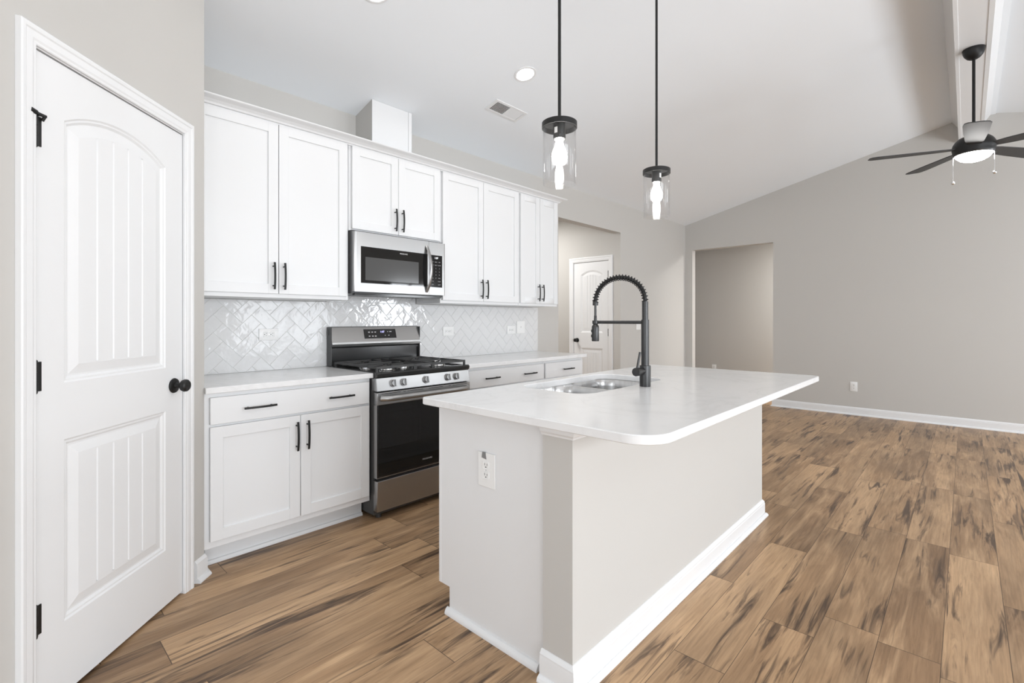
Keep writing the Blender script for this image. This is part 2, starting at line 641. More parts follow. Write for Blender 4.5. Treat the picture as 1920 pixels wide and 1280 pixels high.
# rear wall and right wall (behind the view), with the window openings
mb = MB()
gable(mb, XB - 0.12, XB, [(a0, a1, z0, z1) for w_, a0, a1, z0, z1 in WINS if w_ == 'rear'])
structure(mb.build('wall_rear', M['wall'], smooth=False))
mb = MB()
wall_y(mb, YR - 0.12, YR, XB, XF + WT, [(a0, a1, z0, z1) for w_, a0, a1, z0, z1 in WINS if w_ == 'right'], 2.80)
structure(mb.build('wall_right', M['wall'], smooth=False))
for k, (w_, a0, a1, z0, z1) in enumerate(WINS):  # frames, also for the openings added as fill
    mb = MB()
    fw = 0.05
    def wb_(a, b, c, d, dep=(-0.10, -0.06)):
        if w_ == 'right':
            mb.box(a, b, YR + dep[0], YR + dep[1], c, d)
        else:
            mb.box(XB + dep[0], XB + dep[1], a, b, c, d)
    wb_(a0, a0 + fw, z0, z1); wb_(a1 - fw, a1, z0, z1); wb_(a0, a1, z0, z0 + fw); wb_(a0, a1, z1 - fw, z1)
    wb_((a0 + a1) / 2 - 0.035, (a0 + a1) / 2 + 0.035, z0, z1)
    if z0 > 0.3:
        wb_(a0, a1, (z0 + z1) / 2 - 0.02, (z0 + z1) / 2 + 0.02)
    # casing on the room side
    cw = 0.07
    for q in ((a0 - cw, a0, z0 - (cw if z0 > .3 else z0), z1 + cw), (a1, a1 + cw, z0 - (cw if z0 > .3 else z0), z1 + cw), (a0, a1, z1, z1 + cw)):
        wb_(*q, dep=(0, 0.015))
    if z0 > 0.3:
        wb_(a0, a1, z0 - cw, z0, dep=(0, 0.03))
    structure(mb.build('window_%d' % (k + 1), M['trim'], smooth=False))

# pantry walls: return wall by the cabinets, 45 degree door wall, wall running back
ptrans = Matrix.Translation((PX, PY, 0)) @ Matrix.Rotation(R(225), 4, 'Z')
DS0, DS1, DZ = 0.158, 0.875, 2.088
mb = MB()
mb.box(PX - WT, PX, PY + 0.02, YW, 0, 2.95)
tmp = MB()
tmp.box(0, DS0 - 0.018, -WT, 0, 0, 3.3)
tmp.box(DS1 + 0.018, DLEN, -WT, 0, 0, 3.3)
tmp.box(DS0 - 0.018, DS1 + 0.018, -WT, 0, DZ + 0.018, 3.3)
bmesh.ops.transform(tmp.bm, matrix=ptrans, verts=tmp.bm.verts)
me_ = bpy.data.meshes.new('t'); tmp.bm.to_mesh(me_); tmp.bm.free(); mb.bm.from_mesh(me_); bpy.data.meshes.remove(me_)
mb.box(XB, PEX + 0.02, PEY, PEY + WT, 0, 3.3)
structure(mb.build('wall_pantry', M['wall'], smooth=False))

# hall behind the opening, room beyond the far opening
mb = MB()
HY0, HY1 = 3.50, 4.115                       # hall door opening in wall X = OX1
mb.box(OX1 + 0.003, OX1 + WT, YW + WT, 3.515, 0, 2.75)
mb.box(OX1 + 0.003, OX1 + WT, 4.12, 6.1, 0, 2.75)
mb.box(OX1 + 0.003, OX1 + WT, 3.515, 4.12, 2.062, 2.75)
mb.box(OX0 - 0.6, OX0 - 0.5, YW + WT, 6.1, 0, 2.75)
mb.box(OX0 - 0.6, OX1 + WT, 6.1, 6.2, 0, 2.75)
structure(mb.build('wall_hall', M['wall'], smooth=False))
mb = MB()
mb.box(9.5, 9.6, -1.0, 5.0, 0, 2.75)
mb.box(XF + WT, 9.5, 5.0, 5.1, 0, 2.75)
mb.box(XF + WT, 9.5, -1.1, -1.0, 0, 2.75)
structure(mb.build('wall_beyond', M['wall'], smooth=False))

# ------------------------------------------------------------------ mouldings
BASE = [(0, 0), (0.030, 0), (0.030, 0.006), (0.026, 0.014), (0.018, 0.020), (0.014, 0.021), (0.014, 0.078), (0.012, 0.083),
        (0.012, 0.090), (0.007, 0.098), (0.003, 0.103), (0, 0.104)]
def baseboard(name, path, flip=1, prof=BASE):
    mb = MB()
    mb.molding(path, prof, flip=flip)
    return structure(mb.build(name, M['trim'], ang=25))
baseboard('baseboard_far', [(XF + WT, GY0), (XF, GY0), (XF, YR)])
baseboard('baseboard_back', [(OX1, YW + WT), (OX1, YW), (XF, YW), (XF, GY1), (XF + WT, GY1)], 1)
mb = MB(); mb.molding([(3.957, YW), (OX0, YW), (OX0, YW + WT)], BASE)
structure(mb.build('baseboard_kitchen', M['trim'], ang=25))
baseboard('baseboard_right', [(XF, YR), (XB, YR)])
baseboard('baseboard_beyond', [(9.5, 5.0), (9.5, -1.0)])
baseboard('baseboard_pantry', [(PX - 0.078 / 2 ** .5, PY - 0.078 / 2 ** .5), (PX, PY), (PX, PY + 0.105)], 1)
s1 = DS1 + 0.075
baseboard('baseboard_left', [(XB, PEY), (PEX, PEY), (PX - s1 / 2 ** .5, PY - s1 / 2 ** .5)], 1)

# door casing profile: (across from inner edge, out from wall)
CAS = [(0, 0), (0, 0.009), (0.004, 0.011), (0.012, 0.011), (0.020, 0.0135), (0.045, 0.014), (0.050, 0.017), (0.062, 0.018),
       (0.068, 0.016), (0.070, 0.0)]


def casing(mb, x0, x1, zt, y0=0.0, mir=1, w=1.0):
    """casing around an opening in the local x-z plane, standing out along +y (mir=-1: other side)"""
    cor = [(x0, 0, -1, 0), (x0, zt, -1, 1), (x1, zt, 1, 1), (x1, 0, 1, 0)]
    rings = [[(cx + sx * a * w, y0 + mir * o, cz + sz * a * w) for a, o in CAS] for cx, cz, sx, sz in cor]
    mb.loft(rings)


def panel_door(root, name, x0, x1, z0, z1, th, yf, px0, px1, low, high, peak, parent_mat):
    """two-panel plank door leaf with an arched top panel; faces +y at yf"""
    mb = MB()
    bm = mb.bm
    def outline(d, zb, zs, zp):
        a, b = px0 + d, px1 - d
        pts = [(a, zb + d), (b, zb + d)]
        if zp is None:
            pts += [(b, zs - d), (a, zs - d)]
            return pts
        h = zp - zs
        hw = (px1 - px0) / 2
        Rr = (hw * hw + h * h) / (2 * h)
        cx, cz = (px0 + px1) / 2, zp - Rr
        rr = Rr - d
        hh = (b - a) / 2
        a1 = math.asin(min(1, hh / rr))
        for i in range(17):
            t_ = a1 - 2 * a1 * i / 16
            pts.append((cx + rr * math.sin(t_), cz + rr * math.cos(t_)))
        return pts
    def topz(x, d, zs, zp):
        if zp is None:
            return zs - d
        h = zp - zs
        hw = (px1 - px0) / 2
        Rr = (hw * hw + h * h) / (2 * h)
        cx, cz = (px0 + px1) / 2, zp - Rr
        return cz + math.sqrt(max((Rr - d) ** 2 - (x - cx) ** 2, 0))
    outer = [bm.verts.new((x, yf, z)) for x, z in ((x0, z0), (x1, z0), (x1, z1), (x0, z1))]
    loops = [outer]
    for zb, zs, zp in ((low[0], low[1], None), (high[0], high[1], peak)):
        prev = None
        for d, y in ((0, 0), (0.006, -0.0045), (0.012, -0.0045), (0.020, -0.010), (0.026, -0.010), (0.058, -0.002), (0.062, -0.002)):
            ring = [bm.verts.new((x, yf + y, z)) for x, z in outline(d, zb, zs, zp)]
            n = len(ring)
            if prev is None:
                loops.append(ring)
            else:
                for i in range(n):
                    j = (i + 1) % n
                    bm.faces.new((prev[i], prev[j], ring[j], ring[i]))
            prev = ring
        D = 0.062
        a, b = px0 + D, px1 - D
        xs = []
        ng = 4
        for k in range(ng + 1):
            p0, p1 = a + (b - a) * k / (ng + 1), a + (b - a) * (k + 1) / (ng + 1)
            lo = p0 + (0.004 if k else 0)
            hi = p1 - (0.004 if k < ng else 0)
            for q in range(4):
                xs.append((lo + (hi - lo) * q / 3, -0.002))
            if k < ng:
                xs.append((p1, -0.0065))
        cols = [(bm.verts.new((x, yf + y, zb + D)), bm.verts.new((x, yf + y, topz(x, D, zs, zp)))) for x, y in xs]
        for (b0, t0), (b1, t1) in zip(cols, cols[1:]):
            bm.faces.new((b0, b1, t1, t0))
    fill(mb, loops)
    # slab behind the moulded skin
    mb.box(x0, x1, yf - th, yf - 0.011, z0, z1)
    for q in ((x0, x0 + .001, z0, z1), (x1 - .001, x1, z0, z1)):
        mb.box(q[0], q[1], yf - 0.011, yf - 0.0001, q[2], q[3])
    mb.box(x0, x1, yf - 0.011, yf - 0.0001, z1 - .001, z1)
    mb.box(x0, x1, yf - 0.011, yf - 0.0001, z0, z0 + .001)
    return mb.build(name, M['door'], root, ang=20)


def knob(root, x, z, yf, s=1.0):
    mb = MB()
    prof = [(0, 0), (0.031, 0), (0.033, 0.003), (0.031, 0.008), (0.024, 0.011), (0.013, 0.012), (0.011, 0.018), (0.011, 0.030),
            (0.016, 0.034), (0.024, 0.040), (0.0275, 0.049), (0.0265, 0.058), (0.021, 0.064), (0.016, 0.0645), (0.015, 0.063), (0.006, 0.063), (0.005, 0.065), (0, 0.065)]
    mb.lathe([(r * s, h * s) for r, h in prof], (x, yf, z), 28, 'y')
    return mb.build('door_knob', M['black'], root)


def hinge(root, x, z, yf, h=0.09, stop=False):
    mb = MB()
    for k in range(3):
        mb.cyl((x, yf + 0.004, z - h / 2 + k * h / 3 + 0.001), (x, yf + 0.004, z - h / 2 + (k + 1) * h / 3 - 0.001), 0.0065, 12)
    mb.sphere((x, yf + 0.004, z + h / 2 + 0.002), 0.006, 10, 6)
    mb.sphere((x, yf + 0.004, z - h / 2 - 0.002), 0.006, 10, 6)
    mb.box(x - 0.0225, x - 0.002, yf - 0.001, yf + 0.003, z - h / 2, z + h / 2, 0.0008)
    o = mb.build('hinge', M['black'], root)
    if stop:
        mb = MB()
        zt_ = z + h / 2
        mb.cyl((x, yf + 0.004, zt_), (x, yf + 0.004, zt_ + 0.008), 0.009, 14)
        mb.box(x - 0.026, x + 0.010, yf + 0.009, yf + 0.017, zt_ + 0.000, zt_ + 0.008, 0.001)
        mb.cyl((x + 0.008, yf + 0.013, zt_ + 0.005), (x + 0.026, yf + 0.013, zt_ + 0.008), 0.0075, 14)
        mb.cyl((x - 0.022, yf + 0.013, zt_ + 0.003), (x - 0.022, yf + 0.005, zt_ - 0.010), 0.0045, 12)
        mb.build('hinge_stop', M['black'], o)
    return o


# door_1: the pantry door
d1 = thing('door_1', 'white two-panel arched plank door to the pantry with black knob', 'door', (PX, PY, 0), R(225), local=True)
d1['kind'] = 'structure'
panel_door(d1, 'door_leaf', 0.161, 0.872, 0.012, 2.083, 0.035, -0.003, 0.273, 0.768, (0.250, 0.851), (1.038, 1.903), 1.972, None)
knob(d1, 0.222, 0.955, -0.003)
hinge(d1, 0.874, 1.832, -0.002, 0.092, True)
hinge(d1, 0.874, 1.069, -0.002, 0.092)
hinge(d1, 0.874, 0.312, -0.002, 0.092)
t1 = thing('trim_2', None, None, (PX, PY, 0), R(225), local=True)
t1['kind'] = 'structure'
mb = MB()
casing(mb, DS0 + 0.003, DS1 + 0.004, DZ + 0.003, 0.0005, w=0.82)
mb.build('casing', M['trim'], t1, ang=20)
mb = MB()
mb.box(DS0 - 0.018, DS0, -WT, 0.0, 0, DZ)
mb.box(DS1, DS1 + 0.018, -WT, 0.0, 0, DZ)
mb.box(DS0 - 0.018, DS1 + 0.018, -WT, 0.0, DZ, DZ + 0.018)
mb.box(DS0, DS0 + 0.011, -0.075, -0.040, 0, DZ)
mb.box(DS1 - 0.011, DS1, -0.075, -0.040, 0, DZ)
mb.build('jamb', M['trim'], t1, smooth=False)

# door_2: the hall door seen through the opening
d2 = thing('door_2', 'distant white arched panel door standing in the hall beyond the opening', 'door', (OX1 + 0.003, 0, 0), R(90), local=True)
d2['kind'] = 'structure'
panel_door(d2, 'door_leaf', 3.535, 4.100, 0.012, 2.045, 0.035, -0.003, 3.624, 3.984, (0.250, 0.851), (1.066, 1.872), 1.932, None)
knob(d2, 4.045, 0.957, -0.003, 0.95)
hinge(d2, 3.533, 1.86, -0.002, 0.088)
hinge(d2, 3.533, 1.075, -0.002, 0.088)
hinge(d2, 3.533, 0.30, -0.002, 0.088)
t2 = thing('trim_3', None, None, (OX1 + 0.003, 0, 0), R(90), local=True)
t2['kind'] = 'structure'
mb = MB()
casing(mb, 3.527, 4.108, 2.052, 0.0005, w=0.95)
mb.build('casing', M['trim'], t2, ang=20)
mb = MB()
mb.box(3.515, 3.531, -WT, 0.0, 0, 2.05)
mb.box(4.104, 4.12, -WT, 0.0, 0, 2.05)
mb.box(3.515, 4.12, -WT, 0.0, 2.049, 2.062)
mb.build('jamb', M['trim'], t2, smooth=False)

# duct chase above the cabinets
mb = MB()
CX0, CX1, CY = 1.866, 2.205, 3.119
mb.prism([(YW, 2.44), (CY, 2.44), (CY, zceil(CY)), (YW, zceil(YW))], 'x', CX0, CX1, mi=0)
mb.box(CX0, CX0 + 0.012, CY - 0.0045, CY, 2.44, zceil(CY) - 0.001, mi=1)
mb.box(CX0 + 0.012, CX1 - 0.03, CY - 0.003, CY, 2.44, zceil(CY) - 0.001, mi=1)
mb.box(CX1 - 0.0285, CX1, CY - 0.006, CY, 2.44, zceil(CY) - 0.001, mi=1)
structure(mb.build('trim_4', [M['wall'], M['cabinet']], smooth=False), 'white fronted vent duct chase on top of the wall cabinets', 'duct chase')

# ================================================================== BACKSPLASH
def clip(poly, a, b, keep):
    out = []
    for i in range(len(poly)):
        p, q = poly[i], poly[(i + 1) % len(poly)]
        fp, fq = keep * (p[a] - b), keep * (q[a] - b)
        if fp >= 0:
            out.append(p)
        if (fp > 0 > fq) or (fp < 0 < fq):
            t_ = fp / (fp - fq)
            out.append((p[0] + (q[0] - p[0]) * t_, p[1] + (q[1] - p[1]) * t_))
    return out


mb = MB()
YT, YG = YW - 0.009, YW - 0.0065
mb.box(PX + 0.001, 3.977, YG, YW - 0.0005, 0.9145, 1.3735, mi=1)
mb.box(1.633, 2.402, YG, YW - 0.0005, 1.3735, 1.425, mi=1)
TW = 0.0775
g = 0.0011
c45 = math.sqrt(0.5)
for i in range(-60, 60):
    for j in range(-60, 60):
        cls = (i - j) % 4
        if cls == 0:
            cell = (i, i + 2, j, j + 1)
        elif cls == 3:
            cell = (i, i + 1, j, j + 2)
        else:
            continue
        q = [(cell[0] * TW + g, cell[2] * TW + g), (cell[1] * TW - g, cell[2] * TW + g),
             (cell[1] * TW - g, cell[3] * TW - g), (cell[0] * TW + g, cell[3] * TW - g)]
        q = [(1.30 + (a - b) * c45, 1.113 + (a + b) * c45) for a, b in q]
        if max(p[0] for p in q) < PX or min(p[0] for p in q) > 3.98 or max(p[1] for p in q) < 0.91 or min(p[1] for p in q) > 1.43:
            continue
        tx, tz = random.uniform(-.0025, .0025), random.uniform(-.0025, .0025)
        for r_ in ((PX + 0.002, 3.976, 0.9155, 1.373), (1.634, 2.401, 1.3732, 1.424)):
            p = clip(clip(clip(clip(q, 0, r_[0], 1), 0, r_[1], -1), 1, r_[2], 1), 1, r_[3], -1)
            if len(p) < 3:
                continue
            cx, cz = sum(a for a, b in p) / len(p), sum(b for a, b in p) / len(p)
            if max(math.hypot(a - cx, b - cz) for a, b in p) < 0.006:
                continue
            def ins(pt, d):
                L = math.hypot(pt[0] - cx, pt[1] - cz)
                k = max(0, 1 - d / max(L, 1e-6))
                return (cx + (pt[0] - cx) * k, cz + (pt[1] - cz) * k)
            def yof(pt, dep):
                return YT + dep + (pt[0] - cx) * tx + (pt[1] - cz) * tz
            p0, p1, p2 = p, [ins(a, 0.0006) for a in p], [ins(a, 0.0026) for a in p]
            mb.loft([[(a[0], YG + 0.0005, a[1]) for a in p0], [(a[0], yof(a, 0.0012), a[1]) for a in p1], [(a[0], yof(a, 0), a[1]) for a in p2]])
o = mb.build('backsplash', [M['tile'], M['grout']], smooth=False)
tag(o, 'glossy white herringbone tile backsplash between worktops and wall cabinets', 'backsplash')


# ================================================================== CABINETS
def shaker(mb, x0, x1, z0, z1, yf, dy=1, th=0.020, st=0.057, rec=0.009):
    """shaker front; face at yf, body extends by dy*th away from the viewer"""
    def bx(a, b, c, d, e=0.0, f=None, bev=0.0012):
        f = th if f is None else f
        ya, yb = sorted((yf + dy * e, yf + dy * f))
        mb.box(a, b, ya, yb, c, d, bev)
    bx(x0, x0 + st, z0, z1)
    bx(x1 - st, x1, z0, z1)
    bx(x0 + st - .0012, x1 - st + .0012, z1 - st, z1, 0.0003)
    bx(x0 + st - .0012, x1 - st + .0012, z0, z0 + st, 0.0003)
    bx(x0 + st - .004, x1 - st + .004, z0 + st - .004, z1 - st + .004, rec, th, 0)


def pull(parent, x, z, yf, L=0.16, vert=True, dy=-1):
    """black arched bar pull, standing out along dy"""
    mb = MB()
    n = 12
    pts = []
    for i in range(n + 1):
        t_ = i / n * 2 - 1
        o_ = 0.024 + 0.007 * (1 - t_ * t_)
        a = t_ * L / 2
        pts.append((x, yf + dy * o_, z + a) if vert else (x + a, yf + dy * o_, z))
    fl = (0.0052, 0.0035)
    rings = []
    for (px, py, pz) in pts:
        w, d = 0.0052, 0.0030
        if vert:
            rings.append([(px - w, py - d, pz), (px + w, py - d, pz), (px + w, py + d, pz), (px - w, py + d, pz)])
        else:
            rings.append([(px, py - d, pz - w), (px, py - d, pz + w), (px, py + d, pz + w), (px, py + d, pz - w)])
    mb.loft(rings)
    for sg in (-1, 1):
        a = sg * L * 0.36
        p = (x, 0, z + a) if vert else (x + a, 0, z)
        mb.cyl((p[0], yf, p[2]), (p[0], yf + dy * 0.029, p[2]), 0.0042, 10)
    return mb.build('handle', M['black'], parent, ang=40)


YU, YUB = 3.000, 3.3355                    # wall cabinet door face, cabinet back
ZU0, ZU1 = 1.377, 2.415


def wall_cabinet(x0, x1, doors, z0, label, hz):
    r = thing('wall_cabinet', label, 'cabinet', ((x0 + x1) / 2, YUB, z0), group='white wall cabinets over the worktop')
    mb = MB()
    mb.box(x0 + .0006, x1 - .0006, YU + 0.0205, YUB, z0, ZU1 + 0.024, 0.0008)
    mb.build('body', M['cabinet'], r)
    for (a, b, side) in doors:
        mb = MB()
        shaker(mb, a, b, z0 + 0.024 if z0 < 1.5 else z0 + 0.012, ZU1 - 0.004, YU)
        d = mb.build('door', M['cabinet'], r)
        hx = b - 0.030 if side == 'r' else a + 0.026
        pull(d, hx, hz, YU)
    return r


wall_cabinet(0.712, 1.629, [(0.732, 1.1705, 'r'), (1.1745, 1.612, 'l')], ZU0, 'large white double-door wall cabinet left of the microwave', 1.505)
wall_cabinet(1.631, 2.404, [(1.649, 2.009, 'r'), (2.013, 2.391, 'l')], 1.845, 'short white double-door wall cabinet directly above the microwave', 1.958)
wall_cabinet(2.406, 3.318, [(2.419, 2.8565, 'r'), (2.8605, 3.303, 'l')], ZU0, 'large white double-door wall cabinet right of the microwave', 1.503)
wall_cabinet(3.320, 3.897, [(3.331, 3.605, 'r'), (3.609, 3.884, 'l')], ZU0, 'narrow white double-door wall cabinet at the hall end', 1.502)

# crown moulding on the wall cabinets
mb = MB()
YF_ = YU + 0.0200
CR = [(0.0, 2.412), (0.010, 2.412), (0.012, 2.418), (0.021, 2.420), (0.026, 2.430), (0.042, 2.441), (0.062, 2.447), (0.070, 2.449),
      (0.076, 2.453), (0.078, 2.458), (0.0, 2.458)]
mb.molding([(0.712, YF_), (3.898, YF_), (3.898, YUB)], CR)
o = mb.build('crown_moulding', M['cabinet'], ang=25)
tag(o, 'white crown moulding running along the top of the wall cabinets', 'moulding')

# base cabinets
YB, YBB, ZTK = 2.713, 3.343, 0.114


def base_cabinet(x0, x1, drawers, doors, label, left_panel=False, right_panel=False, xs=0.0):
    r = thing('base_cabinet', label, 'cabinet', ((x0 + x1) / 2, YBB, 0), group='white base cabinets along the wall')
    mb = MB()
    mb.box(x0, x1, YB + 0.0205, YBB, ZTK, 0.8835, 0.0008)
    mb.box(x0 + 0.004, x1 - 0.004, YB + 0.125, YBB, 0, ZTK)
    mb.build('body', M['cabinet'], r)
    mb = MB()
    mb.box(x0 + xs, x1 - 0.002, YB + 0.115, YB + 0.1249, 0.0, ZTK - 0.0005)
    mb.molding([(x0 + xs, YB + 0.115), (x1 - 0.002, YB + 0.115)], [(0, 0), (0.016, 0), (0.016, 0.008), (0.010, 0.018), (0, 0.020)])
    mb.build('toe_kick', M['cabinet'], r)
    for a, b, hs in drawers:
        mb = MB()
        mb.box(a, b, YB, YB + 0.020, 0.727, 0.861, 0.002)
        d = mb.build('drawer', M['cabinet'], r)
        for h in hs:
            pull(d, h, 0.793, YB, 0.16, False)
    for a, b, side in doors:
        mb = MB()
        shaker(mb, a, b, 0.151, 0.714, YB)
        d = mb.build('door', M['cabinet'], r)
        hx = b - 0.022 if side == 'r' else a + 0.034
        pull(d, hx, 0.603, YB)
    return r


base_cabinet(0.712, 1.6185, [(0.735, 1.606, (0.963, 1.415))], [(0.735, 1.1765, 'r'), (1.1805, 1.606, 'l')],
             'white base cabinet left of the gas range, one wide drawer over two doors', xs=0.03)
base_cabinet(2.396, 3.327, [(2.409, 3.318, (2.667, 3.118))], [(2.409, 2.861, 'r'), (2.865, 3.318, 'l')],
             'white base cabinet just right of the gas range, wide two-handled drawer')
base_cabinet(3.329, 3.926, [(3.341, 3.902, (3.662,))], [(3.341, 3.619, 'r'), (3.623, 3.902, 'l')],
             'white end base cabinet nearest the hall with single-handled drawer')

# wall worktops
for x0, x1, lab in ((0.7105, 1.6225, 'white quartz worktop left of the gas range'), (2.392, 3.952, 'long white quartz worktop right of the gas range')):
    mb = MB()
    slab(mb, lambda d: rrect(x0 + d * (x0 > 1), x1 - d, 2.693 + d, YW - 0.0005, [0.002, 0.004, 0.001, 0.001], 3), 0.884, 0.914, None, 0.002)
    o = mb.build('worktop', M['quartz'])
    tag(o, lab, 'worktop', 'white quartz worktops on the wall cabinets run')

# ================================================================== RANGE
GX0, GX1 = 1.6245, 2.3875
GF = 2.652
rg = thing('gas_range', 'stainless steel gas range with black cooktop between the base cabinets', 'stove', ((GX0 + GX1) / 2, 3.33, 0))
mb = MB()
# hollow body: sides, back, bottom, cavity
mb.box(GX0, GX0 + 0.03, GF + 0.042, 3.33, 0.028, 0.905)
mb.box(GX1 - 0.03, GX1, GF + 0.042, 3.33, 0.028, 0.905)
mb.box(GX0 + 0.03, GX1 - 0.03, 3.20, 3.33, 0.028, 0.905)
mb.box(GX0 + 0.03, GX1 - 0.03, GF + 0.042, 3.20, 0.028, 0.27)
mb.box(GX0 + 0.03, GX1 - 0.03, GF + 0.042, 3.20, 0.74, 0.905)
for fx_ in (GX0 + 0.05, GX1 - 0.05):
    for fy_ in (GF + 0.07, 3.25):
        mb.cyl((fx_, fy_, 0), (fx_, fy_, 0.03), 0.018, 14)
mb.build('body', M['darkside'], rg, smooth=False)
mb = MB()
for zz in (0.36, 0.47, 0.60):
    for k in range(13):
        x = GX0 + 0.06 + k * (GX1 - GX0 - 0.12) / 12
        mb.cyl((x, GF + 0.06, zz), (x, 3.19, zz), 0.0022, 6)
    for y in (GF + 0.062, 2.93, 3.185):
        mb.cyl((GX0 + 0.032, y, zz), (GX1 - 0.032, y, zz), 0.0035, 8)
mb.build('oven_rack', M['chrome'], rg)
# oven door: steel top strip, black glass, steel edge
mb = MB()
mb.box(GX0 - 0.001, GX1 + 0.001, GF, GF + 0.040, 0.716, 0.793, 0.003, 2)
mb.box(GX0 - 0.001, GX0 + 0.012, GF + 0.004, GF + 0.040, 0.262, 0.7158)
mb.box(GX1 - 0.012, GX1 + 0.001, GF + 0.004, GF + 0.040, 0.262, 0.7158)
mb.box(GX0 + 0.012, GX1 - 0.012, GF + 0.004, GF + 0.040, 0.262, 0.275)
dr = mb.build('oven_door', M['steel'], rg)
m = bpy.data.materials.new('tinted_oven_glass')
m.use_nodes = True
t = m.node_tree
pb = t.nodes['Principled BSDF']
pb.inputs['Base Color'].default_value = (0.012, 0.012, 0.012, 1)
pb.inputs['Roughness'].default_value = 0.03
trn = t.nodes.new('ShaderNodeBsdfTransparent')
mxs = t.nodes.new('ShaderNodeMixShader')
mxs.inputs[0].default_value = 0.8
t.links.new(trn.outputs[0], mxs.inputs[1])
t.links.new(pb.outputs[0], mxs.inputs[2])
t.links.new(mxs.outputs[0], t.nodes['Material Output'].inputs[0])
M['ovenglass'] = m
mb = MB()
mb.box(GX0 + 0.001, GX1 - 0.001, GF + 0.0005, GF + 0.0045, 0.268, 0.7155, 0.001)
mb.build('door_glass', M['ovenglass'], dr)
mb = MB()
text_into(mb, 'FRIGIDAIRE', 0.016, (2.005, GF - 0.0003, 0.315), (1, 0, 0), (0, 0, 1))
mb.build('lettering', M['ink'], dr, smooth=False)['label'] = 'pale brand lettering on the oven glass'
mb = MB()
hp = []
for i in range(25):
    t_ = i / 24
    x = GX0 + 0.022 + t_ * (GX1 - GX0 - 0.044)
    e = min(1, min(t_, 1 - t_) * 12)
    hp.append((x, GF - 0.004 - 0.040 * math.sin(e * math.pi / 2), 0.757))
mb.tube(hp, 0.013, 14, flat=(0.0165, 0.010))
mb.build('door_handle', M['steel'], dr)
mb = MB()
for a, b in ((0.03, 0.17), (0.22, 0.345), (0.395, 0.515), (0.60, 0.735)):
    mb.box(GX0 + a, GX0 + b, GF - 0.0006, GF + 0.001, 0.7832, 0.7862)
for a in (0.19, 0.565):
    mb.box(GX0 + a, GX0 + a + 0.02, GF - 0.0006, GF + 0.001, 0.7832, 0.7862)
mb.build('vent_slots', M['slot'], dr, smooth=False)
# storage drawer
mb = MB()
mb.box(GX0 - 0.001, GX1 + 0.001, GF, GF + 0.045, 0.056, 0.246, 0.004, 2)
mb.build('storage_drawer', M['steel'], rg)
mb = MB()
mb.box(GX0 + 0.008, GX1 - 0.008, GF + 0.02, GF + 0.041, 0.246, 0.262)
mb.build('door_gap', M['enamel'], rg, smooth=False)
# control panel
mb = MB()
mb.prism([(GF + 0.002, 0.802), (GF + 0.016, 0.880), (GF + 0.06, 0.880), (GF + 0.06, 0.802)], 'x', GX0 - 0.001, GX1 + 0.001)
bmesh.ops.bevel(mb.bm, geom=list(mb.bm.edges), offset=0.003, segments=2, affect='EDGES')
cp = mb.build('control_panel', M['steel'], rg)
nd = Vector((0, -math.cos(math.atan(0.014 / 0.078)), math.sin(math.atan(0.014 / 0.078))))
for kx in (1.747, 1.825, 2.003, 2.190, 2.266):
    base = Vector((kx, GF + 0.0095, 0.843))
    mb = MB()
    mb.cyl(base, base + nd * 0.006, 0.0265, 28)
    mb.cyl(base + nd * 0.006, base + nd * 0.020, 0.0225, 28, 0.021)
    q = nd.to_track_quat('Z', 'Y')
    grip = []
    for h in (0.019, 0.034):
        grip.append([tuple(base + nd * h + Vector((sx * 0.0055 if h < .03 else sx * 0.004, 0, 0)) + Vector((0, nd.z, -nd.y)) * sz * (0.0215 if h < .03 else 0.019)) for sx, sz in ((-1, -1), (1, -1), (1, 1), (-1, 1))])
    mb.loft(grip)
    mb.build('control_knob', M['knob'], rg)
mb = MB()
for i in range(7):
    mb.box(GX0 + 0.04 + i * 0.1, GX0 + 0.12 + i * 0.1, GF + 0.012, GF + 0.03, 0.7955, 0.8015)
mb.build('gap_shadow_strip', M['enamel'], rg, smooth=False)
# cooktop
mb = MB()
mb.prism([(GF + 0.016, 0.881), (GF + 0.004, 0.892), (GF + 0.002, 0.908), (GF + 0.010, 0.917), (GF + 0.045, 0.917), (GF + 0.055, 0.909),
          (3.235, 0.909), (3.240, 0.917), (3.262, 0.917), (3.262, 0.881)], 'x', GX0 + 0.001, GX1 - 0.001)
mb.prism([(GX0 - 0.0, 0.900), (GX0 - 0.0, 0.918), (GX0 + 0.02, 0.918), (GX0 + 0.028, 0.907), (GX0 + 0.028, 0.900)], 'y', GF + 0.012, 3.25)
mb.prism([(GX1 - 0.028, 0.900), (GX1 - 0.028, 0.907), (GX1 - 0.02, 0.918), (GX1, 0.918), (GX1, 0.900)], 'y', GF + 0.012, 3.25)
mb.build('cooktop', M['enamel'], rg, ang=50)
BUR = [(GX0 + 0.17, 2.81, 0.045), (GX0 + 0.17, 3.09, 0.036), ((GX0 + GX1) / 2, 2.95, 0.040), (GX1 - 0.17, 2.81, 0.050), (GX1 - 0.17, 3.09, 0.034)]
for bx_, by_, br in BUR:
    mb = MB()
    mb.lathe([(br * 1.25, 0.909), (br * 1.25, 0.913), (br * 1.05, 0.917), (br, 0.922), (br, 0.924)], (bx_, by_, 0), 28, mi=1)
    mb.lathe([(br * 1.02, 0.924), (br * 1.02, 0.929), (br * 0.9, 0.932), (0, 0.932)], (bx_, by_, 0), 28, mi=0)
    mb.build('burner', [M['iron'], M['chrome']], rg)


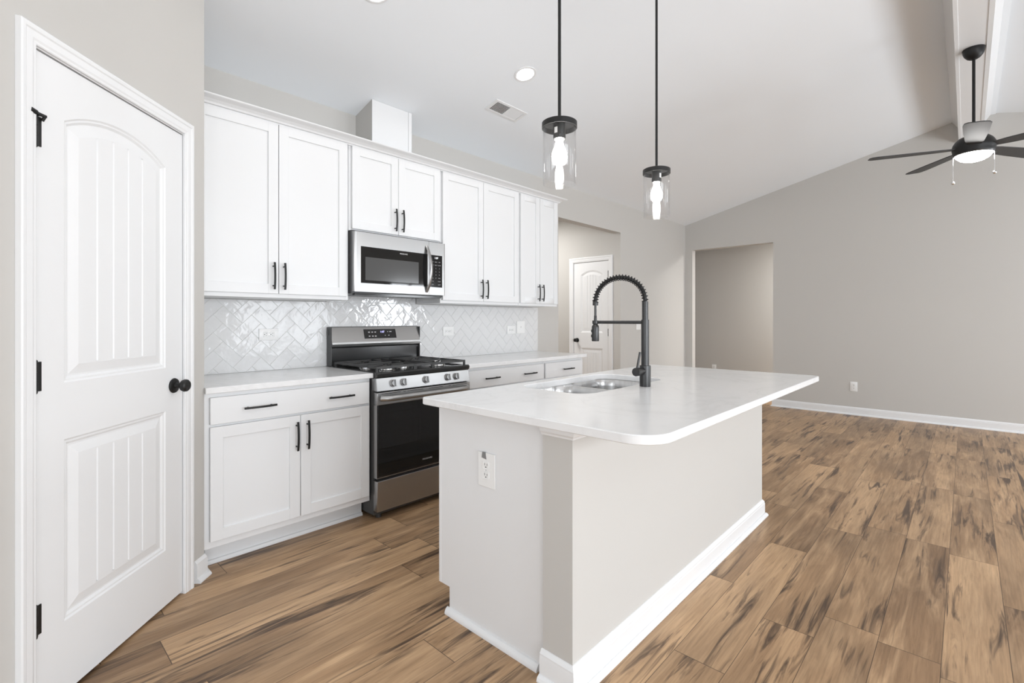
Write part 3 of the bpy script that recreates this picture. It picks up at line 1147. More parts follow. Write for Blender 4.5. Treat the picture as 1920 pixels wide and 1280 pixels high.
def grate(x0, x1, y0, y1, burners, single=False):
    mb = MB()
    zt, h, w = 0.952, 0.014, 0.010
    def bar(a, b):
        dx, dy = b[0] - a[0], b[1] - a[1]
        L = math.hypot(dx, dy)
        nx, ny = -dy / L * w / 2, dx / L * w / 2
        mb.loft([[(a[0] + nx, a[1] + ny, zt - h), (a[0] - nx, a[1] - ny, zt - h), (a[0] - nx * .7, a[1] - ny * .7, zt), (a[0] + nx * .7, a[1] + ny * .7, zt)],
                 [(b[0] + nx, b[1] + ny, zt - h), (b[0] - nx, b[1] - ny, zt - h), (b[0] - nx * .7, b[1] - ny * .7, zt), (b[0] + nx * .7, b[1] + ny * .7, zt)]])
    bar((x0, y0), (x1, y0)); bar((x0, y1), (x1, y1)); bar((x0, y0), (x0, y1)); bar((x1, y0), (x1, y1))
    for bx_, by_ in burners:
        for k in range(4):
            a = R(45 + 90 * k) if not single else R(90 * k)
            ex, ey = math.cos(a), math.sin(a)
            tx = ((x1 - bx_) if ex > 0 else (x0 - bx_)) / ex if abs(ex) > 1e-3 else 9
            ty = ((y1 - by_) if ey > 0 else (y0 - by_)) / ey if abs(ey) > 1e-3 else 9
            tt = min(abs(tx), abs(ty), 0.125 if not single else 9)
            bar((bx_ + ex * 0.028, by_ + ey * 0.028), (bx_ + ex * tt, by_ + ey * tt))
        for sgx in (-1, 1):
            bar((bx_ + sgx * 0.03, by_), (x1 if sgx > 0 else x0, by_))
    if len(burners) == 2:
        bar((x0, (y0 + y1) / 2), (x1, (y0 + y1) / 2))
    for px in (x0, x1):
        for py in (y0, y1):
            mb.box(px - 0.006, px + 0.006, py - 0.006, py + 0.006, 0.913, zt)
    mb.build('grate', M['iron'], rg, smooth=False)


ga, gb = GX0 + 0.020, GX1 - 0.020
gw = (gb - ga)
grate(ga, ga + gw * 0.39, GF + 0.040, 3.222, [(b[0], b[1]) for b in BUR[:2]])
grate(ga + gw * 0.405, ga + gw * 0.595, GF + 0.040, 3.222, [BUR[2][:2]], True)
grate(ga + gw * 0.61, gb, GF + 0.040, 3.222, [(b[0], b[1]) for b in BUR[3:]])
# backguard
mb = MB()
BG = [(3.331, 1.03), (3.331, 1.192), (3.324, 1.196), (3.296, 1.196), (3.288, 1.190), (3.256, 1.083), (3.254, 1.070), (3.258, 1.054), (3.272, 1.046), (3.290, 1.040), (3.290, 1.03)]
mb.prism(BG, 'x', GX0 + 0.012, GX1 - 0.0)
bgd = mb.build('backguard', M['steel'], rg, ang=20)
mb = MB()
mb.box(GX0 + 0.008, GX0 + 0.012, 3.262, 3.331, 0.918, 1.192)
mb.box(GX0 + 0.005, GX0 + 0.0082, 3.300, 3.325, 1.135, 1.175)
mb.build('backguard_side', M['darkside'], rg, smooth=False)
mb = MB()
mb.box(GX1, GX1 + 0.004, 3.262, 3.331, 0.918, 1.192)
mb.build('backguard_side', M['darkside'], rg, smooth=False)
mb = MB()
mb.box(GX0 + 0.022, GX1 - 0.012, 3.285, 3.331, 0.918, 1.042)
mb.build('splash_panel', M['enamel'], rg, smooth=False)
sl_ = Vector((0, 3.288 - 3.256, 1.190 - 1.083)).normalized()
nb_ = Vector((0, -sl_.z, sl_.y))
pc = Vector((2.030, (3.288 + 3.256) / 2, (1.190 + 1.083) / 2)) + sl_ * 0.003
mb = MB()
q4 = [pc + Vector((sx * 0.138, 0, 0)) + sl_ * sz * 0.036 for sx, sz in ((-1, -1), (1, -1), (1, 1), (-1, 1))]
mb.loft([[tuple(p + nb_ * 0.0002) for p in q4], [tuple(p + nb_ * 0.0016) for p in q4]])
dp = mb.build('display_panel', M['display'], rg, smooth=False)
mb = MB()
text_into(mb, '1:07', 0.022, pc + Vector((0.018, 0, 0)) + sl_ * 0.014 + nb_ * 0.0018, (1, 0, 0), sl_)
mb.build('clock_digits', M['led'], dp, smooth=False)['label'] = 'bluish lit clock digits'
marks = [(x_, z_, 0.007, 0.0035) for z_ in (0.013, -0.018) for x_ in (-0.095, -0.068, -0.043)]
marks += [(0.066, 0.015, 0.003, 0.003), (0.090, 0.015, 0.010, 0.003), (0.072, -0.014, 0.005, 0.003), (0.040, -0.014, 0.003, 0.003)]
for x_, z_, w, h in marks:
    p = pc + Vector((x_, 0, 0)) + sl_ * z_ + nb_ * 0.0018
    mb = MB()
    mb.loft([[tuple(p + Vector((a * w, 0, 0)) + sl_ * b * h + nb_ * o_) for a, b in ((-1, -1), (1, -1), (1, 1), (-1, 1))] for o_ in (0, 0.0003)])
    mb.build('button_mark', M['ink'], dp, smooth=False)

# ================================================================== MICROWAVE
WX0, WX1, WZ0, WZ1, WF = 1.6335, 2.4015, 1.433, 1.832, 2.948
mw = thing('microwave', 'stainless steel over-the-range microwave mounted above the gas range', 'microwave', ((WX0 + WX1) / 2, 3.33, WZ0))
mb = MB()
mb.box(WX0, WX1, WF + 0.036, 3.334, WZ0 - 0.012, WZ1 + 0.012, 0.001)
mb.build('body', M['darkside'], mw, smooth=False)
XD = 2.243                                  # door / control split
def framed(mb, x0, x1, z0, z1, yf, yb, ix0, ix1, iz0, iz1, rb=0.012, side=True):
    """plate with a rectangular recess"""
    mb.box(x0, ix0, yf, yb, z0, z1, 0.003, 2)
    mb.box(ix1, x1, yf, yb, z0, z1, 0.003, 2)
    mb.box(ix0 - .004, ix1 + .004, yf + .0002, yb, iz1, z1, 0.0)
    mb.box(ix0 - .004, ix1 + .004, yf + .0002, yb, z0, iz0, 0.0)
mb = MB()
mb.box(WX0 + 0.001, XD - 0.001, WF + 0.004, WF + 0.034, WZ0, WZ1, 0.004, 2)
# rounded left edge skin
prof = [(WX0 + 0.001, WF + 0.034), (WX0 + 0.0005, WF + 0.014), (WX0 + 0.006, WF + 0.005), (WX0 + 0.018, WF), (XD - 0.001, WF), (XD - 0.001, WF + 0.006)]
def skin(a, b, z0, z1):
    mb.prism(a, 'z', z0, z1)
mb.prism([(WX0 + 0.0, WF + 0.034), (WX0, WF + 0.014), (WX0 + 0.006, WF + 0.005), (WX0 + 0.018, WF), (WX0 + 0.048, WF), (WX0 + 0.048, WF + 0.034)], 'z', WZ0, WZ1)
mb.box(WX0 + 0.048, XD - 0.001, WF, WF + 0.006, 1.737, WZ1)
mb.box(WX0 + 0.048, XD - 0.001, WF, WF + 0.006, WZ0, 1.492)
mb.box(XD - 0.012, XD - 0.001, WF, WF + 0.006, 1.492, 1.737)
mdoor = mb.build('door', M['steel'], mw, ang=30)
mb = MB()
mb.box(WX0 + 0.048, XD - 0.012, WF + 0.0012, WF + 0.0045, 1.492, 1.737)
mg = mb.build('door_glass', M['bglass'], mdoor, smooth=False)
mb = MB()
mb.box(WX0 + 0.082, 2.150, WF + 0.0004, WF + 0.0013, 1.512, 1.668)
mb.build('viewing_window', M['screen'], mdoor, smooth=False)
mb = MB()
text_into(mb, 'FRIGIDAIRE', 0.013, (2.020, WF + 0.0008, 1.716), (1, 0, 0), (0, 0, 1))
mb.build('lettering', M['ledw'] if False else M['plastic'], mdoor, smooth=False)['label'] = 'white brand lettering above the window'
mb = MB()
hp = []
for i in range(21):
    t_ = i / 20
    z = 1.452 + t_ * 0.345
    hp.append((XD - 0.020 + 0.012 * math.sin(math.pi * t_), WF + 0.002 - 0.046 * math.sin(math.pi * t_) ** 0.8, z))
mb.tube(hp, 0.01, 12, flat=(0.006, 0.0135))
mb.build('door_handle', M['steel'], mdoor)
mb = MB()
mb.prism([(WX1, WF + 0.034), (WX1, WF + 0.012), (WX1 - 0.005, WF + 0.003), (WX1 - 0.012, WF), (XD + 0.001, WF), (XD + 0.001, WF + 0.034)], 'z', WZ0, WZ1)
cpn = mb.build('control_panel', M['steel'], mw, ang=30)
mb = MB()
mb.box(XD + 0.008, WX1 - 0.033, WF - 0.001, WF + 0.0005, 1.492, 1.735, 0.0)
mb.build('keypad', M['display'], cpn, smooth=False)
mb = MB()
text_into(mb, '1:07', 0.020, (2.312, WF - 0.0016, 1.713), (1, 0, 0), (0, 0, 1))
mb.build('clock_digits', M['ledw'], cpn, smooth=False)['label'] = 'lit white clock digits'
mb = MB()
keys = [['POP', 'BAKE', 'VEG'], ['SOFT', 'MELT', 'WARM'], ['1', '2', '3'], ['4', '5', '6'], ['7', '8', '9'], ['+30', '0', 'PWR'], ['STOP', '', 'START'], ['FAN', '', 'LIGHT']]
for r_, rowk in enumerate(keys):
    for k, tx in enumerate(rowk):
        if tx:
            text_into(mb, tx, 0.0095 if len(tx) > 1 else 0.012, (2.276 + k * 0.032, WF - 0.0013, 1.683 - r_ * 0.0245), (1, 0, 0), (0, 0, 1))
mb.build('key_marks', M['ink'], cpn, smooth=False)
mb = MB()
mb.box(WX0 + 0.02, WX1 - 0.02, WF + 0.03, WF + 0.06, WZ0 - 0.022, WZ0 - 0.008)
for k in range(24):
    mb.box(WX0 + 0.06 + k * 0.027, WX0 + 0.078 + k * 0.027, WF + 0.08, WF + 0.16, WZ0 - 0.0135, WZ0 - 0.0121)
mb.build('bottom_vent', M['enamel'], mw, smooth=False)

# ================================================================== ISLAND
IX0, IX1, IYF, IYN = 1.2605, 3.352, 1.7145, 0.6335
WXA, WXB, WYA, WYB = 1.311, 3.378, 0.951, 1.078      # half wall
mb = MB()
mb.box(WXA, WXB - 0.03, WYA, WYB, 0, 0.883)
structure(mb.build('wall_island', M['wall'], smooth=False))
mb = MB()
mb.molding([(WXA, WYB + 0.004), (WXA, WYA), (WXB - 0.03, WYA), (WXB - 0.03, WYB + 0.004)], BASE)
structure(mb.build('baseboard_island', M['trim'], ang=25))
mb = MB()
mb.molding([(WXA, WYB + 0.002), (WXA, WYA), (WXB - 0.03, WYA), (WXB - 0.03, WYB)],
           [(0, 0.847), (0.006, 0.849), (0.008, 0.856), (0.014, 0.862), (0.016, 0.868), (0.016, 0.883), (0, 0.883)])
structure(mb.build('trim_5', M['trim'], ang=25))

PXN = 1.330                                   # left face of the island cabinets
isl = thing('island_cabinet', 'long white kitchen island cabinet carrying the double sink', 'cabinet', ((PXN + 3.33) / 2, WYB, 0))
mb = MB()
mb.box(PXN + 0.02, 3.33, WYB + 0.001, 1.655, ZTK, 0.69)
mb.box(PXN + 0.02, 1.74, WYB + 0.001, 1.655, 0.69, 0.8835)
mb.box(2.63, 3.33, WYB + 0.001, 1.655, 0.69, 0.8835)
mb.box(1.74, 2.63, 1.648, 1.655, 0.69, 0.8835)
mb.box(PXN + 0.02, 3.33, WYB + 0.001, 1.595, 0, ZTK)
mb.build('body', M['cabinet'], isl, smooth=False)
mb = MB()
mb.prism([(WYB + 0.0005, 0), (1.605, 0), (1.605, ZTK - 0.002), (1.662, ZTK - 0.002), (1.662, 0.883), (WYB + 0.0005, 0.883)], 'x', PXN, PXN + 0.0195)
mb.box(PXN - 0.0012, PXN + 0.0195, 1.662, 1.675, ZTK - 0.002, 0.8832, 0.001)
mb.build('side_panel', M['cabinet'], isl, smooth=False)['label'] = 'flat white end panel with toe notch'
mb = MB()
mb.molding([(PXN, WYB + 0.030), (PXN, 1.605 + 0.012)], [(0, 0), (0.018, 0), (0.018, 0.008), (0.014, 0.017), (0.006, 0.025), (0, 0.026)], flip=-1)
mb.build('shoe_moulding', M['cabinet'], isl, ang=25)
xs = [PXN + 0.02, 1.72, 2.18, 2.645, 3.32]
for k, (a, b) in enumerate(zip(xs, xs[1:])):
    mb = MB()
    mb.box(a + 0.004, b - 0.004, 1.6555, 1.676, 0.727, 0.861, 0.002)
    d = mb.build('drawer', M['cabinet'], isl)
    if k in (0, 3):
        pull(d, (a + b) / 2, 0.793, 1.676, 0.16, False, 1)
    mb = MB()
    shaker(mb, a + 0.004, b - 0.004, 0.151, 0.714, 1.676, -1)
    d = mb.build('door', M['cabinet'], isl)
    pull(d, b - 0.035 if k % 2 == 0 else a + 0.035, 0.603, 1.676, 0.16, True, 1)

SX0, SX1, SY0, SY1 = 1.792, 2.590, 1.232, 1.645
mb = MB()
slab(mb, lambda d: rrect(IX0 + d, IX1 - d, IYN + d, IYF - d, [0.105, 0.035, 0.03, 0.022], 12), 0.884, 0.914,
     lambda d: rrect(SX0 + d, SX1 - d, SY0 + d, SY1 - d, 0.10, 10), 0.003)
o = mb.build('island_worktop', M['quartz'], ang=40)
tag(o, 'large white quartz island worktop with rounded corners and faint grey veins', 'worktop')

# double sink, undermounted
snk = thing('kitchen_sink', 'stainless steel double-bowl sink set under the island worktop', 'sink', ((SX0 + SX1) / 2, (SY0 + SY1) / 2, 0.69))
XDV = 2.180


def bowl(x0, x1, y0, y1, name):
    mb = MB()
    dz = [(0.0, 0.8825, 0.10), (0.002, 0.878, 0.10), (0.006, 0.84, 0.095), (0.012, 0.73, 0.09), (0.022, 0.705, 0.085), (0.045, 0.694, 0.07)]
    rings = []
    for d, z, r_ in dz:
        rings.append([(p[0], p[1], z) for p in rrect(x0 + d, x1 - d, y0 + d, y1 - d, r_, 8)])
    mb.loft(rings, cap=False)
    cx, cy = (x0 + x1) / 2, (y0 + y1) / 2
    last = rings[-1]
    ctr = [(cx + 0.045 * math.cos(math.atan2(p[1] - cy, p[0] - cx)), cy + 0.045 * math.sin(math.atan2(p[1] - cy, p[0] - cx)), 0.692) for p in last]
    mb.loft([last, ctr], cap=False)
    b_ = mb.build(name, M['sink'], snk, ang=50, weld=True)
    mb = MB()
    mb.lathe([(0.047, 0.6925), (0.043, 0.6945), (0.036, 0.690), (0.030, 0.684), (0, 0.684)], (cx, cy, 0), 28)
    mb.build('drain', M['chrome'], b_)


bowl(SX0 - 0.004, XDV - 0.012, SY0 - 0.004, SY1 + 0.004, 'bowl')
bowl(XDV + 0.012, SX1 + 0.004, SY0 - 0.004, SY1 + 0.004, 'bowl')
mb = MB()
# rim plate: flange + divider saddle around both bowls
def hole(x0, x1):
    return rrect(x0, x1, SY0 - 0.004, SY1 + 0.004, 0.10, 8)
outer = rrect(SX0 - 0.03, SX1 + 0.03, SY0 - 0.03, SY1 + 0.0, 0.06, 6)
outer = rrect(SX0 - 0.03, SX1 + 0.03, SY0 - 0.03, SY1 + 0.003, 0.09, 8)
bm = mb.bm
es = []
for pts in (rrect(SX0 - 0.02, SX1 + 0.02, SY0 - 0.02, SY1 + 0.016, 0.11, 8), hole(SX0 - 0.004, XDV - 0.012), hole(XDV + 0.012, SX1 + 0.004)):
    vs = [bm.verts.new((p[0], p[1], 0.8825)) for p in pts]
    es.append(vs)
fill(mb, es)
mb.build('rim', M['sink'], snk, smooth=False)

# faucet
FX, FY = 2.228, 1.172
HX, HY = 2.198, 1.445
fau = thing('kitchen_faucet', 'dark pull-down spring faucet standing on the island beside the sink', 'faucet', (FX, FY, 0.914))
mb = MB()
mb.lathe([(0, 0.914), (0.0265, 0.914), (0.0270, 0.918), (0.0270, 1.014), (0.0265, 1.018), (0.016, 1.019)], (FX, FY, 0), 36)
mb.build('base', M['gunmetal'], fau)
mb = MB()
mb.lathe([(0.0190, 1.018), (0.0190, 1.246), (0.0, 1.246)], (FX, FY, 0), 32)
mb.build('column', M['gunmetal'], fau)
mb = MB()
pr_ = []
z = 1.246
while z < 1.330:
    pr_ += [(0.0158, z), (0.0158, z + 0.0028), (0.0142, z + 0.0030), (0.0142, z + 0.0042)]
    z += 0.0044
mb.lathe([(0, 1.2461)] + pr_ + [(0.0158, z), (0.0158, z + 0.003), (0, z + 0.003)], (FX, FY, 0), 28)
mb.build('grip_sleeve', M['gunmetal'], fau, ang=30)
ztop = z + 0.003
# handle
hdl = MB()
hdl.cyl((FX - 0.020, FY, 0.992), (FX - 0.062, FY, 0.992), 0.0155, 24)
hdl.cyl((FX - 0.063, FY, 0.992), (FX - 0.094, FY, 0.992), 0.0205, 28)
ho = hdl.build('handle', M['gunmetal'], fau)
mb = MB()
mb.cyl((FX - 0.080, FY, 1.008), (FX - 0.066, FY - 0.008, 1.088), 0.0062, 16, 0.0056)
mb.build('lever', M['gunmetal'], ho)
# hose arch
D = Vector((HX - FX, HY - FY, 0))
span = D.length
D.normalize()
za = 1.336
arch = []
rad = span / 2
for i in range(241):
    t_ = i / 240
    a = math.pi * (1 - t_)
    c_ = Vector((FX, FY, 0)) + D * (rad + rad * math.cos(a))
    arch.append(Vector((c_.x, c_.y, za + 0.128 * math.sin(a) ** 0.92 if 0 < t_ < 1 else za)))
mb = MB()
mb.tube(arch[::4], 0.0098, 14)
mb.build('hose', M['black'], fau)
mb = MB()
turns = 27
hel = []
ns = turns * 14
side = Vector((-D.y, D.x, 0))
for i in range(ns + 1):
    u = i / ns * (len(arch) - 1)
    k = min(int(u), len(arch) - 2)
    p = arch[k].lerp(arch[k + 1], u - k)
    tg = (arch[k + 1] - arch[k]).normalized()
    nn = side.cross(tg).normalized()
    a = 2 * math.pi * turns * i / ns
    hel.append(p + (nn * math.cos(a) + side * math.sin(a)) * 0.0145)
mb.tube(hel, 0.0024, 6)
mb.build('spring', M['black'], fau)
mb = MB()
mb.lathe([(0, 1.322), (0.014, 1.322), (0.0145, 1.325), (0.0145, 1.340), (0.013, 1.343), (0, 1.343)], (HX, HY, 0), 24)
mb.tube([(HX, HY, 1.323), (HX, HY, 1.290), (HX - 0.001, HY - 0.001, 1.265), (HX, HY, 1.24)], 0.0062, 12)
mb.lathe([(0.0075, 1.235), (0.0085, 1.240), (0.0075, 1.268), (0.006, 1.270)], (HX, HY, 0), 16)
mb.build('hose_end', M['gunmetal'], fau)
mb = MB()
mb.cyl(Vector((FX, FY, 1.233)) + D * 0.012, Vector((HX, HY, 1.233)) - D * 0.012, 0.0082, 20)
mb.lathe([(0.016, 1.224), (0.0165, 1.226), (0.0165, 1.240), (0.016, 1.242), (0.0125, 1.242), (0.0125, 1.224), (0.016, 1.224)], (HX, HY, 0), 24)
mb.build('support_arm', M['gunmetal'], fau)
mb = MB()
mb.lathe([(0, 1.132), (0.0185, 1.132), (0.0195, 1.136), (0.0195, 1.205), (0.018, 1.213), (0.013, 1.219), (0.011, 1.236), (0, 1.236)], (HX, HY, 0), 32)
sp_ = mb.build('spray_head', M['gunmetal'], fau)
mb = MB()
s2 = Vector((-0.7308, 0.6826, 0)) * 0.0
sd = Vector((-0.68, 0.73, 0)).normalized()
for zz, hh in ((1.186, 0.014), (1.160, 0.016)):
    c_ = Vector((HX, HY, zz)) + sd * 0.0185
    mb.sphere(tuple(c_), 0.005, 12, 8, sz=hh / 0.005 * 0.6)
mb.build('spray_button', M['black'], sp_)


# ================================================================== OUTLETS
def outlet(name, label, cat, loc, rz, w, h, kind, group=None, horizontal=False, extra=None):
    """wall plate facing local -y at y=0; kind: duplex / decora / gfci / rocker / blank"""
    r = thing(name, label, cat, loc, rz, group, local=True)
    mb = MB()
    mb.box(-w / 2, w / 2, -0.0055, -0.0003, -h / 2, h / 2, 0.002, 2)
    mb.build('plate', M['plastic'], r)
    def rot(x, z):
        return (z, -x) if horizontal else (x, z)
    def bx(mb, x0, x1, z0, z1, y0, y1, bev=0.0):
        (a, b), (c, d) = rot(x0, z0), rot(x1, z1)
        mb.box(min(a, c), max(a, c), y0, y1, min(b, d), max(b, d), bev)
    if kind in ('duplex', 'gfci'):
        for s_ in (-1, 1):
            mb = MB()
            zc = s_ * 0.0195
            bx(mb, -0.0165, 0.0165, zc - 0.014, zc + 0.014, -0.0075, -0.005, 0.003)
            so = mb.build('socket', M['plastic'], r)
            mb = MB()
            bx(mb, -0.0075, -0.0055, zc - 0.001, zc + 0.008, -0.0079, -0.0074)
            bx(mb, 0.0055, 0.0075, zc - 0.001, zc + 0.0065, -0.0079, -0.0074)
            bx(mb, -0.0024, 0.0024, zc - 0.0095, zc - 0.0050, -0.0079, -0.0074)
            mb.build('slots', M['slot'], so, smooth=False)
        mb = MB()
        mb.cyl((0, -0.0072, 0), (0, -0.005, 0), 0.0028, 10)
        mb.build('screw', M['chrome'], r)
    elif kind == 'rocker':
        mb = MB()
        bx(mb, -0.0165, 0.0165, -0.033, 0.033, -0.0075, -0.005, 0.0015)
        mb.build('rocker', M['plastic'], r)
    elif kind == 'toggle':
        mb = MB()
        bx(mb, -0.005, 0.005, -0.011, 0.011, -0.0075, -0.005, 0.0)
        bx(mb, -0.0035, 0.0035, 0.000, 0.009, -0.015, -0.0075, 0.001)
        mb.build('toggle', M['plastic'], r)
    return r


YO = YT - 0.0012
G1 = 'outlets on the tiled backsplash'
outlet('wall_outlet', 'horizontal white outlet on the tiles left of the range', 'outlet', (1.2385, YO, 1.150), 0, 0.120, 0.076, 'duplex', G1, True)
outlet('wall_outlet', 'horizontal white outlet on the tiles just right of the range', 'outlet', (2.746, YO, 1.145), 0, 0.120, 0.079, 'duplex', G1, True)
outlet('wall_outlet', 'horizontal white outlet on the tiles beside the taller switch plate', 'outlet', (3.555, YO, 1.144), 0, 0.120, 0.079, 'duplex', G1, True)
outlet('light_switch', 'tall white switch plate at the hall end of the tiles', 'switch', (3.698, YO, 1.169), 0, 0.122, 0.124, 'toggle')
outlet('light_switch', 'small white switch plate on the greige wall right of the hall opening', 'switch', (6.157, YW - 0.0005, 1.163), 0, 0.125, 0.115, 'rocker')
outlet('wall_outlet', 'white outlet low on the far greige wall above the baseboard', 'outlet', (XF - 0.0005, 1.079, 0.371), R(-90), 0.080, 0.125, 'duplex')
outlet('wall_outlet', 'faint white outlet on the wall beyond the far opening', 'outlet', (9.4995, 3.55, 0.325), R(-90), 0.08, 0.12, 'duplex')
io = outlet('wall_outlet', 'white outlet on the island end panel with a bit of grey tape', 'outlet', (PXN - 0.0003, 1.375, 0.657), R(-90), 0.094, 0.134, 'duplex')
mb = MB()
mb.prism([(-0.004, 0.0700), (-0.021, 0.0690), (-0.024, 0.0465), (0.001, 0.0425)][::-1], 'y', -0.0075, -0.0056)
mb.build('tape', M['grey_tape'], io, smooth=False)['label'] = 'torn piece of grey tape'


# ================================================================== PENDANTS
def pendant(x, y, label):
    zc = zceil(y)
    r = thing('pendant_light', label, 'lamp', (x, y, zc), group='pendant lights over the island')
    mb = MB()
    tilt = [(0.062, -0.03), (0.062, -0.006), (0.058, 0.0)]
    mb.lathe([(0, zc - 0.036), (0.050, zc - 0.036), (0.060, zc - 0.030), (0.062, zc - 0.016), (0.062, zc + 0.012), (0, zc + 0.012)], (x, y, 0), 32)
    mb.build('canopy', M['black'], r)
    mb = MB()
    mb.cyl((x, y, zc - 0.03), (x, y, 2.015), 0.0062, 14)
    mb.build('rod', M['black'], r)
    mb = MB()
    zt, zb = 2.021, 1.998
    mb.lathe([(0.0, zt), (0.066, zt), (0.0690, zt - 0.002), (0.0690, zb), (0.0655, zb), (0.0655, zt - 0.004), (0, zt - 0.004)], (x, y, 0), 48)
    mb.build('shade_cap', M['black'], r, ang=40)
    mb = MB()
    mb.lathe([(0.0, zt - 0.0042), (0.023, zt - 0.0042), (0.0235, 1.972), (0.0245, 1.971), (0.0245, 1.955), (0.020, 1.954), (0.018, 1.960), (0, 1.960)], (x, y, 0), 28)
    so = mb.build('socket', M['gunmetal'], r)
    mb = MB()
    a0 = R(162) if x < 2 else R(245)
    arcp = [(0.0239 * math.cos(a0 + R(k * 12)), 0.0239 * math.sin(a0 + R(k * 12))) for k in range(4)]
    mb.loft([[(x + p[0], y + p[1], zz) for p in arcp] for zz in (1.975, 1.998)], closed=False, cap=False)
    mb.build('sticker', M['plastic'], so, smooth=False)['label'] = 'small white label'
    mb = MB()
    b0 = 1.962
    mb.lathe([(0.0, b0 - 0.108), (0.012, b0 - 0.1065), (0.022, b0 - 0.100), (0.0285, b0 - 0.087), (0.0300, b0 - 0.074), (0.0285, b0 - 0.061),
              (0.0235, b0 - 0.046), (0.018, b0 - 0.034), (0.0145, b0 - 0.018), (0.0135, b0)], (x, y, 0), 28)
    mb.build('bulb', M['bulb'], r)
    mb = MB()
    gr, gz0, gz1 = 0.0650, 1.776, 2.008
    mb.lathe([(gr - 0.0025, gz1), (gr, gz1), (gr, gz0 + 0.001), (gr - 0.0012, gz0), (gr - 0.0025, gz0 + 0.001), (gr - 0.0025, gz1)], (x, y, 0), 64)
    mb.build('glass_shade', M['glass'], r, ang=60)
    return r


pendant(1.526, 1.170, 'clear glass cylinder pendant on a black rod, the nearer larger one')
pendant(2.346, 1.170, 'clear glass cylinder pendant on a black rod, the farther one above the faucet')


# ================================================================== CEILING FIXTURES
def on_slope(x, y, name, label, cat, group=None):
    r = thing(name, label, cat, (x, y, zceil(y)), group=group, local=True)
    r.rotation_euler = (math.atan(-SL), 0, 0)
    return r


def can(x, y, label):
    r = on_slope(x, y, 'recessed_light', label, 'ceiling light', 'recessed ceiling lights over the kitchen')
    mb = MB()
    mb.lathe([(0.061, -0.001), (0.0625, -0.004), (0.070, -0.0065), (0.080, -0.004), (0.081, 0.002)], n=48)
    mb.build('trim_ring', M['trim'], r)
    mb = MB()
    mb.lathe([(0.0, -0.0035), (0.035, -0.0032), (0.0615, -0.002)], n=48)
    mb.build('lens', M['lens'], r)


can(2.636, 2.332, 'lit round recessed light in the ceiling left of the pendants')
can(1.420, 2.332, 'lit round recessed light cut off at the top edge of the photo')

vt = on_slope(2.835, 2.710, 'ceiling_vent', 'white rectangular air vent in the sloped ceiling', 'vent')
mb = MB()
w, h = 0.178, 0.072
mb.box(-w, w, -h, -h + 0.022, -0.006, 0.001, 0.002)
mb.box(-w, w, h - 0.022, h, -0.006, 0.001, 0.002)
mb.box(-w, -w + 0.026, -h + 0.02, h - 0.02, -0.006, 0.001)
mb.box(w - 0.026, w, -h + 0.02, h - 0.02, -0.006, 0.001)
mb.box(-0.006, 0.004, -h + 0.02, h - 0.02, -0.0055, 0.001)
mb.build('frame', M['trim'], vt)
mb = MB()
mb.box(-w + 0.02, w - 0.02, -h + 0.018, h - 0.018, -0.0012, 0.0005)
mb.build('duct_opening', M['slot'], vt, smooth=False)
mb = MB()
def slat(cx, lean):
    mb.loft([[(cx - lean * 0.006, yy, -0.0052), (cx - lean * 0.0052, yy, -0.0058), (cx + lean * 0.004, yy, -0.0016), (cx + lean * 0.0034, yy, -0.0012)] for yy in (-h + 0.02, h - 0.02)])
for k in range(12):
    slat(-w + 0.032 + k * 0.0118, 1.0)
for k in range(16):
    slat(0.011 + k * 0.0088, -1.2)
mb.build('louvres', M['trim'], vt, smooth=False)

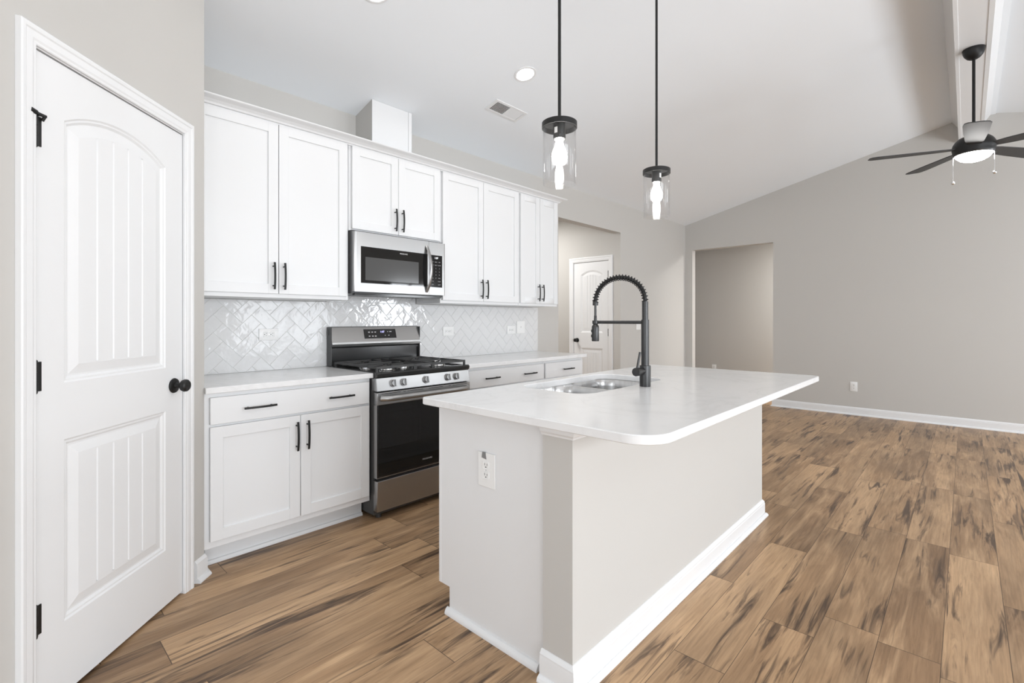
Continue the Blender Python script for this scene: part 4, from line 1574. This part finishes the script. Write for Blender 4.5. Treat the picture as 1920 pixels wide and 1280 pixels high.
# ceiling fan on the ridge beam
CFX, CFY = 5.105, -0.040
fan = thing('ceiling_fan', 'black five-blade ceiling fan with lit white bowl hanging from the ridge beam', 'ceiling fan', (CFX, CFY, 3.304))
mb = MB()
mb.lathe([(0, 3.226), (0.020, 3.226), (0.026, 3.229), (0.040, 3.238), (0.054, 3.256), (0.063, 3.278), (0.0665, 3.297), (0.0665, 3.304), (0, 3.304)], (CFX, CFY, 0), 40)
mb.build('canopy', M['fanbody'], fan)
mb = MB()
mb.cyl((CFX, CFY, 3.235), (CFX, CFY, 2.68), 0.0098, 18)
mb.build('downrod', M['fanbody'], fan)
mb = MB()
mb.lathe([(0.034, 2.636), (0.034, 2.660), (0.026, 2.672), (0.014, 2.690), (0.009, 2.692)], (CFX, CFY, 0), 32)
mb.build('coupling_cover', M['fanbody'], fan)
mb = MB()
mb.lathe([(0, 2.640), (0.060, 2.640), (0.090, 2.628), (0.110, 2.608), (0.122, 2.585), (0.126, 2.565), (0.126, 2.545), (0.123, 2.540), (0.123, 2.522), (0.118, 2.508), (0.0, 2.508)], (CFX, CFY, 0), 56)
mb.build('motor_housing', M['fanbody'], fan)
mb = MB()
mb.lathe([(0.0, 2.448), (0.030, 2.450), (0.060, 2.458), (0.085, 2.472), (0.102, 2.490), (0.110, 2.507), (0.110, 2.5085)], (CFX, CFY, 0), 48)
mb.build('light_bowl', M['fanglass'], fan)
mb = MB()
mb.lathe([(0.110, 2.507), (0.112, 2.500), (0.117, 2.504), (0.119, 2.5085)], (CFX, CFY, 0), 48)
mb.build('light_ring', M['gunmetal'], fan)
for k in range(5):
    a = R(37 + 72 * k)
    mb = MB()
    rt = Matrix.Translation((CFX, CFY, 2.553)) @ Matrix.Rotation(a, 4, 'Z') @ Matrix.Rotation(R(-7), 4, 'X')
    outl = [(0.11, -0.036), (0.20, -0.052), (0.40, -0.064), (0.58, -0.070), (0.635, -0.064), (0.656, -0.045), (0.660, 0.03), (0.648, 0.062), (0.615, 0.074), (0.40, 0.066), (0.20, 0.052), (0.11, 0.036)]
    mb.loft([[tuple(rt @ Vector((x, y, z))) for x, y in outl] for z in (-0.003, 0.003)])
    b_ = mb.build('blade', M['fanblade'], fan, smooth=False)
for cx_, cy_, z0, z1 in ((5.10, 0.0765, 2.306, 2.53), (5.10, -0.153, 2.345, 2.53)):
    mb = MB()
    mb.cyl((cx_, cy_, z0 + 0.01), (cx_, cy_, z1), 0.0016, 8)
    mb.sphere((cx_, cy_, z0), 0.0125, 16, 10)
    mb.build('pull_chain', M['chrome'], fan)
for o in bpy.data.objects:
    if '_local' in o:
        del o['_local']
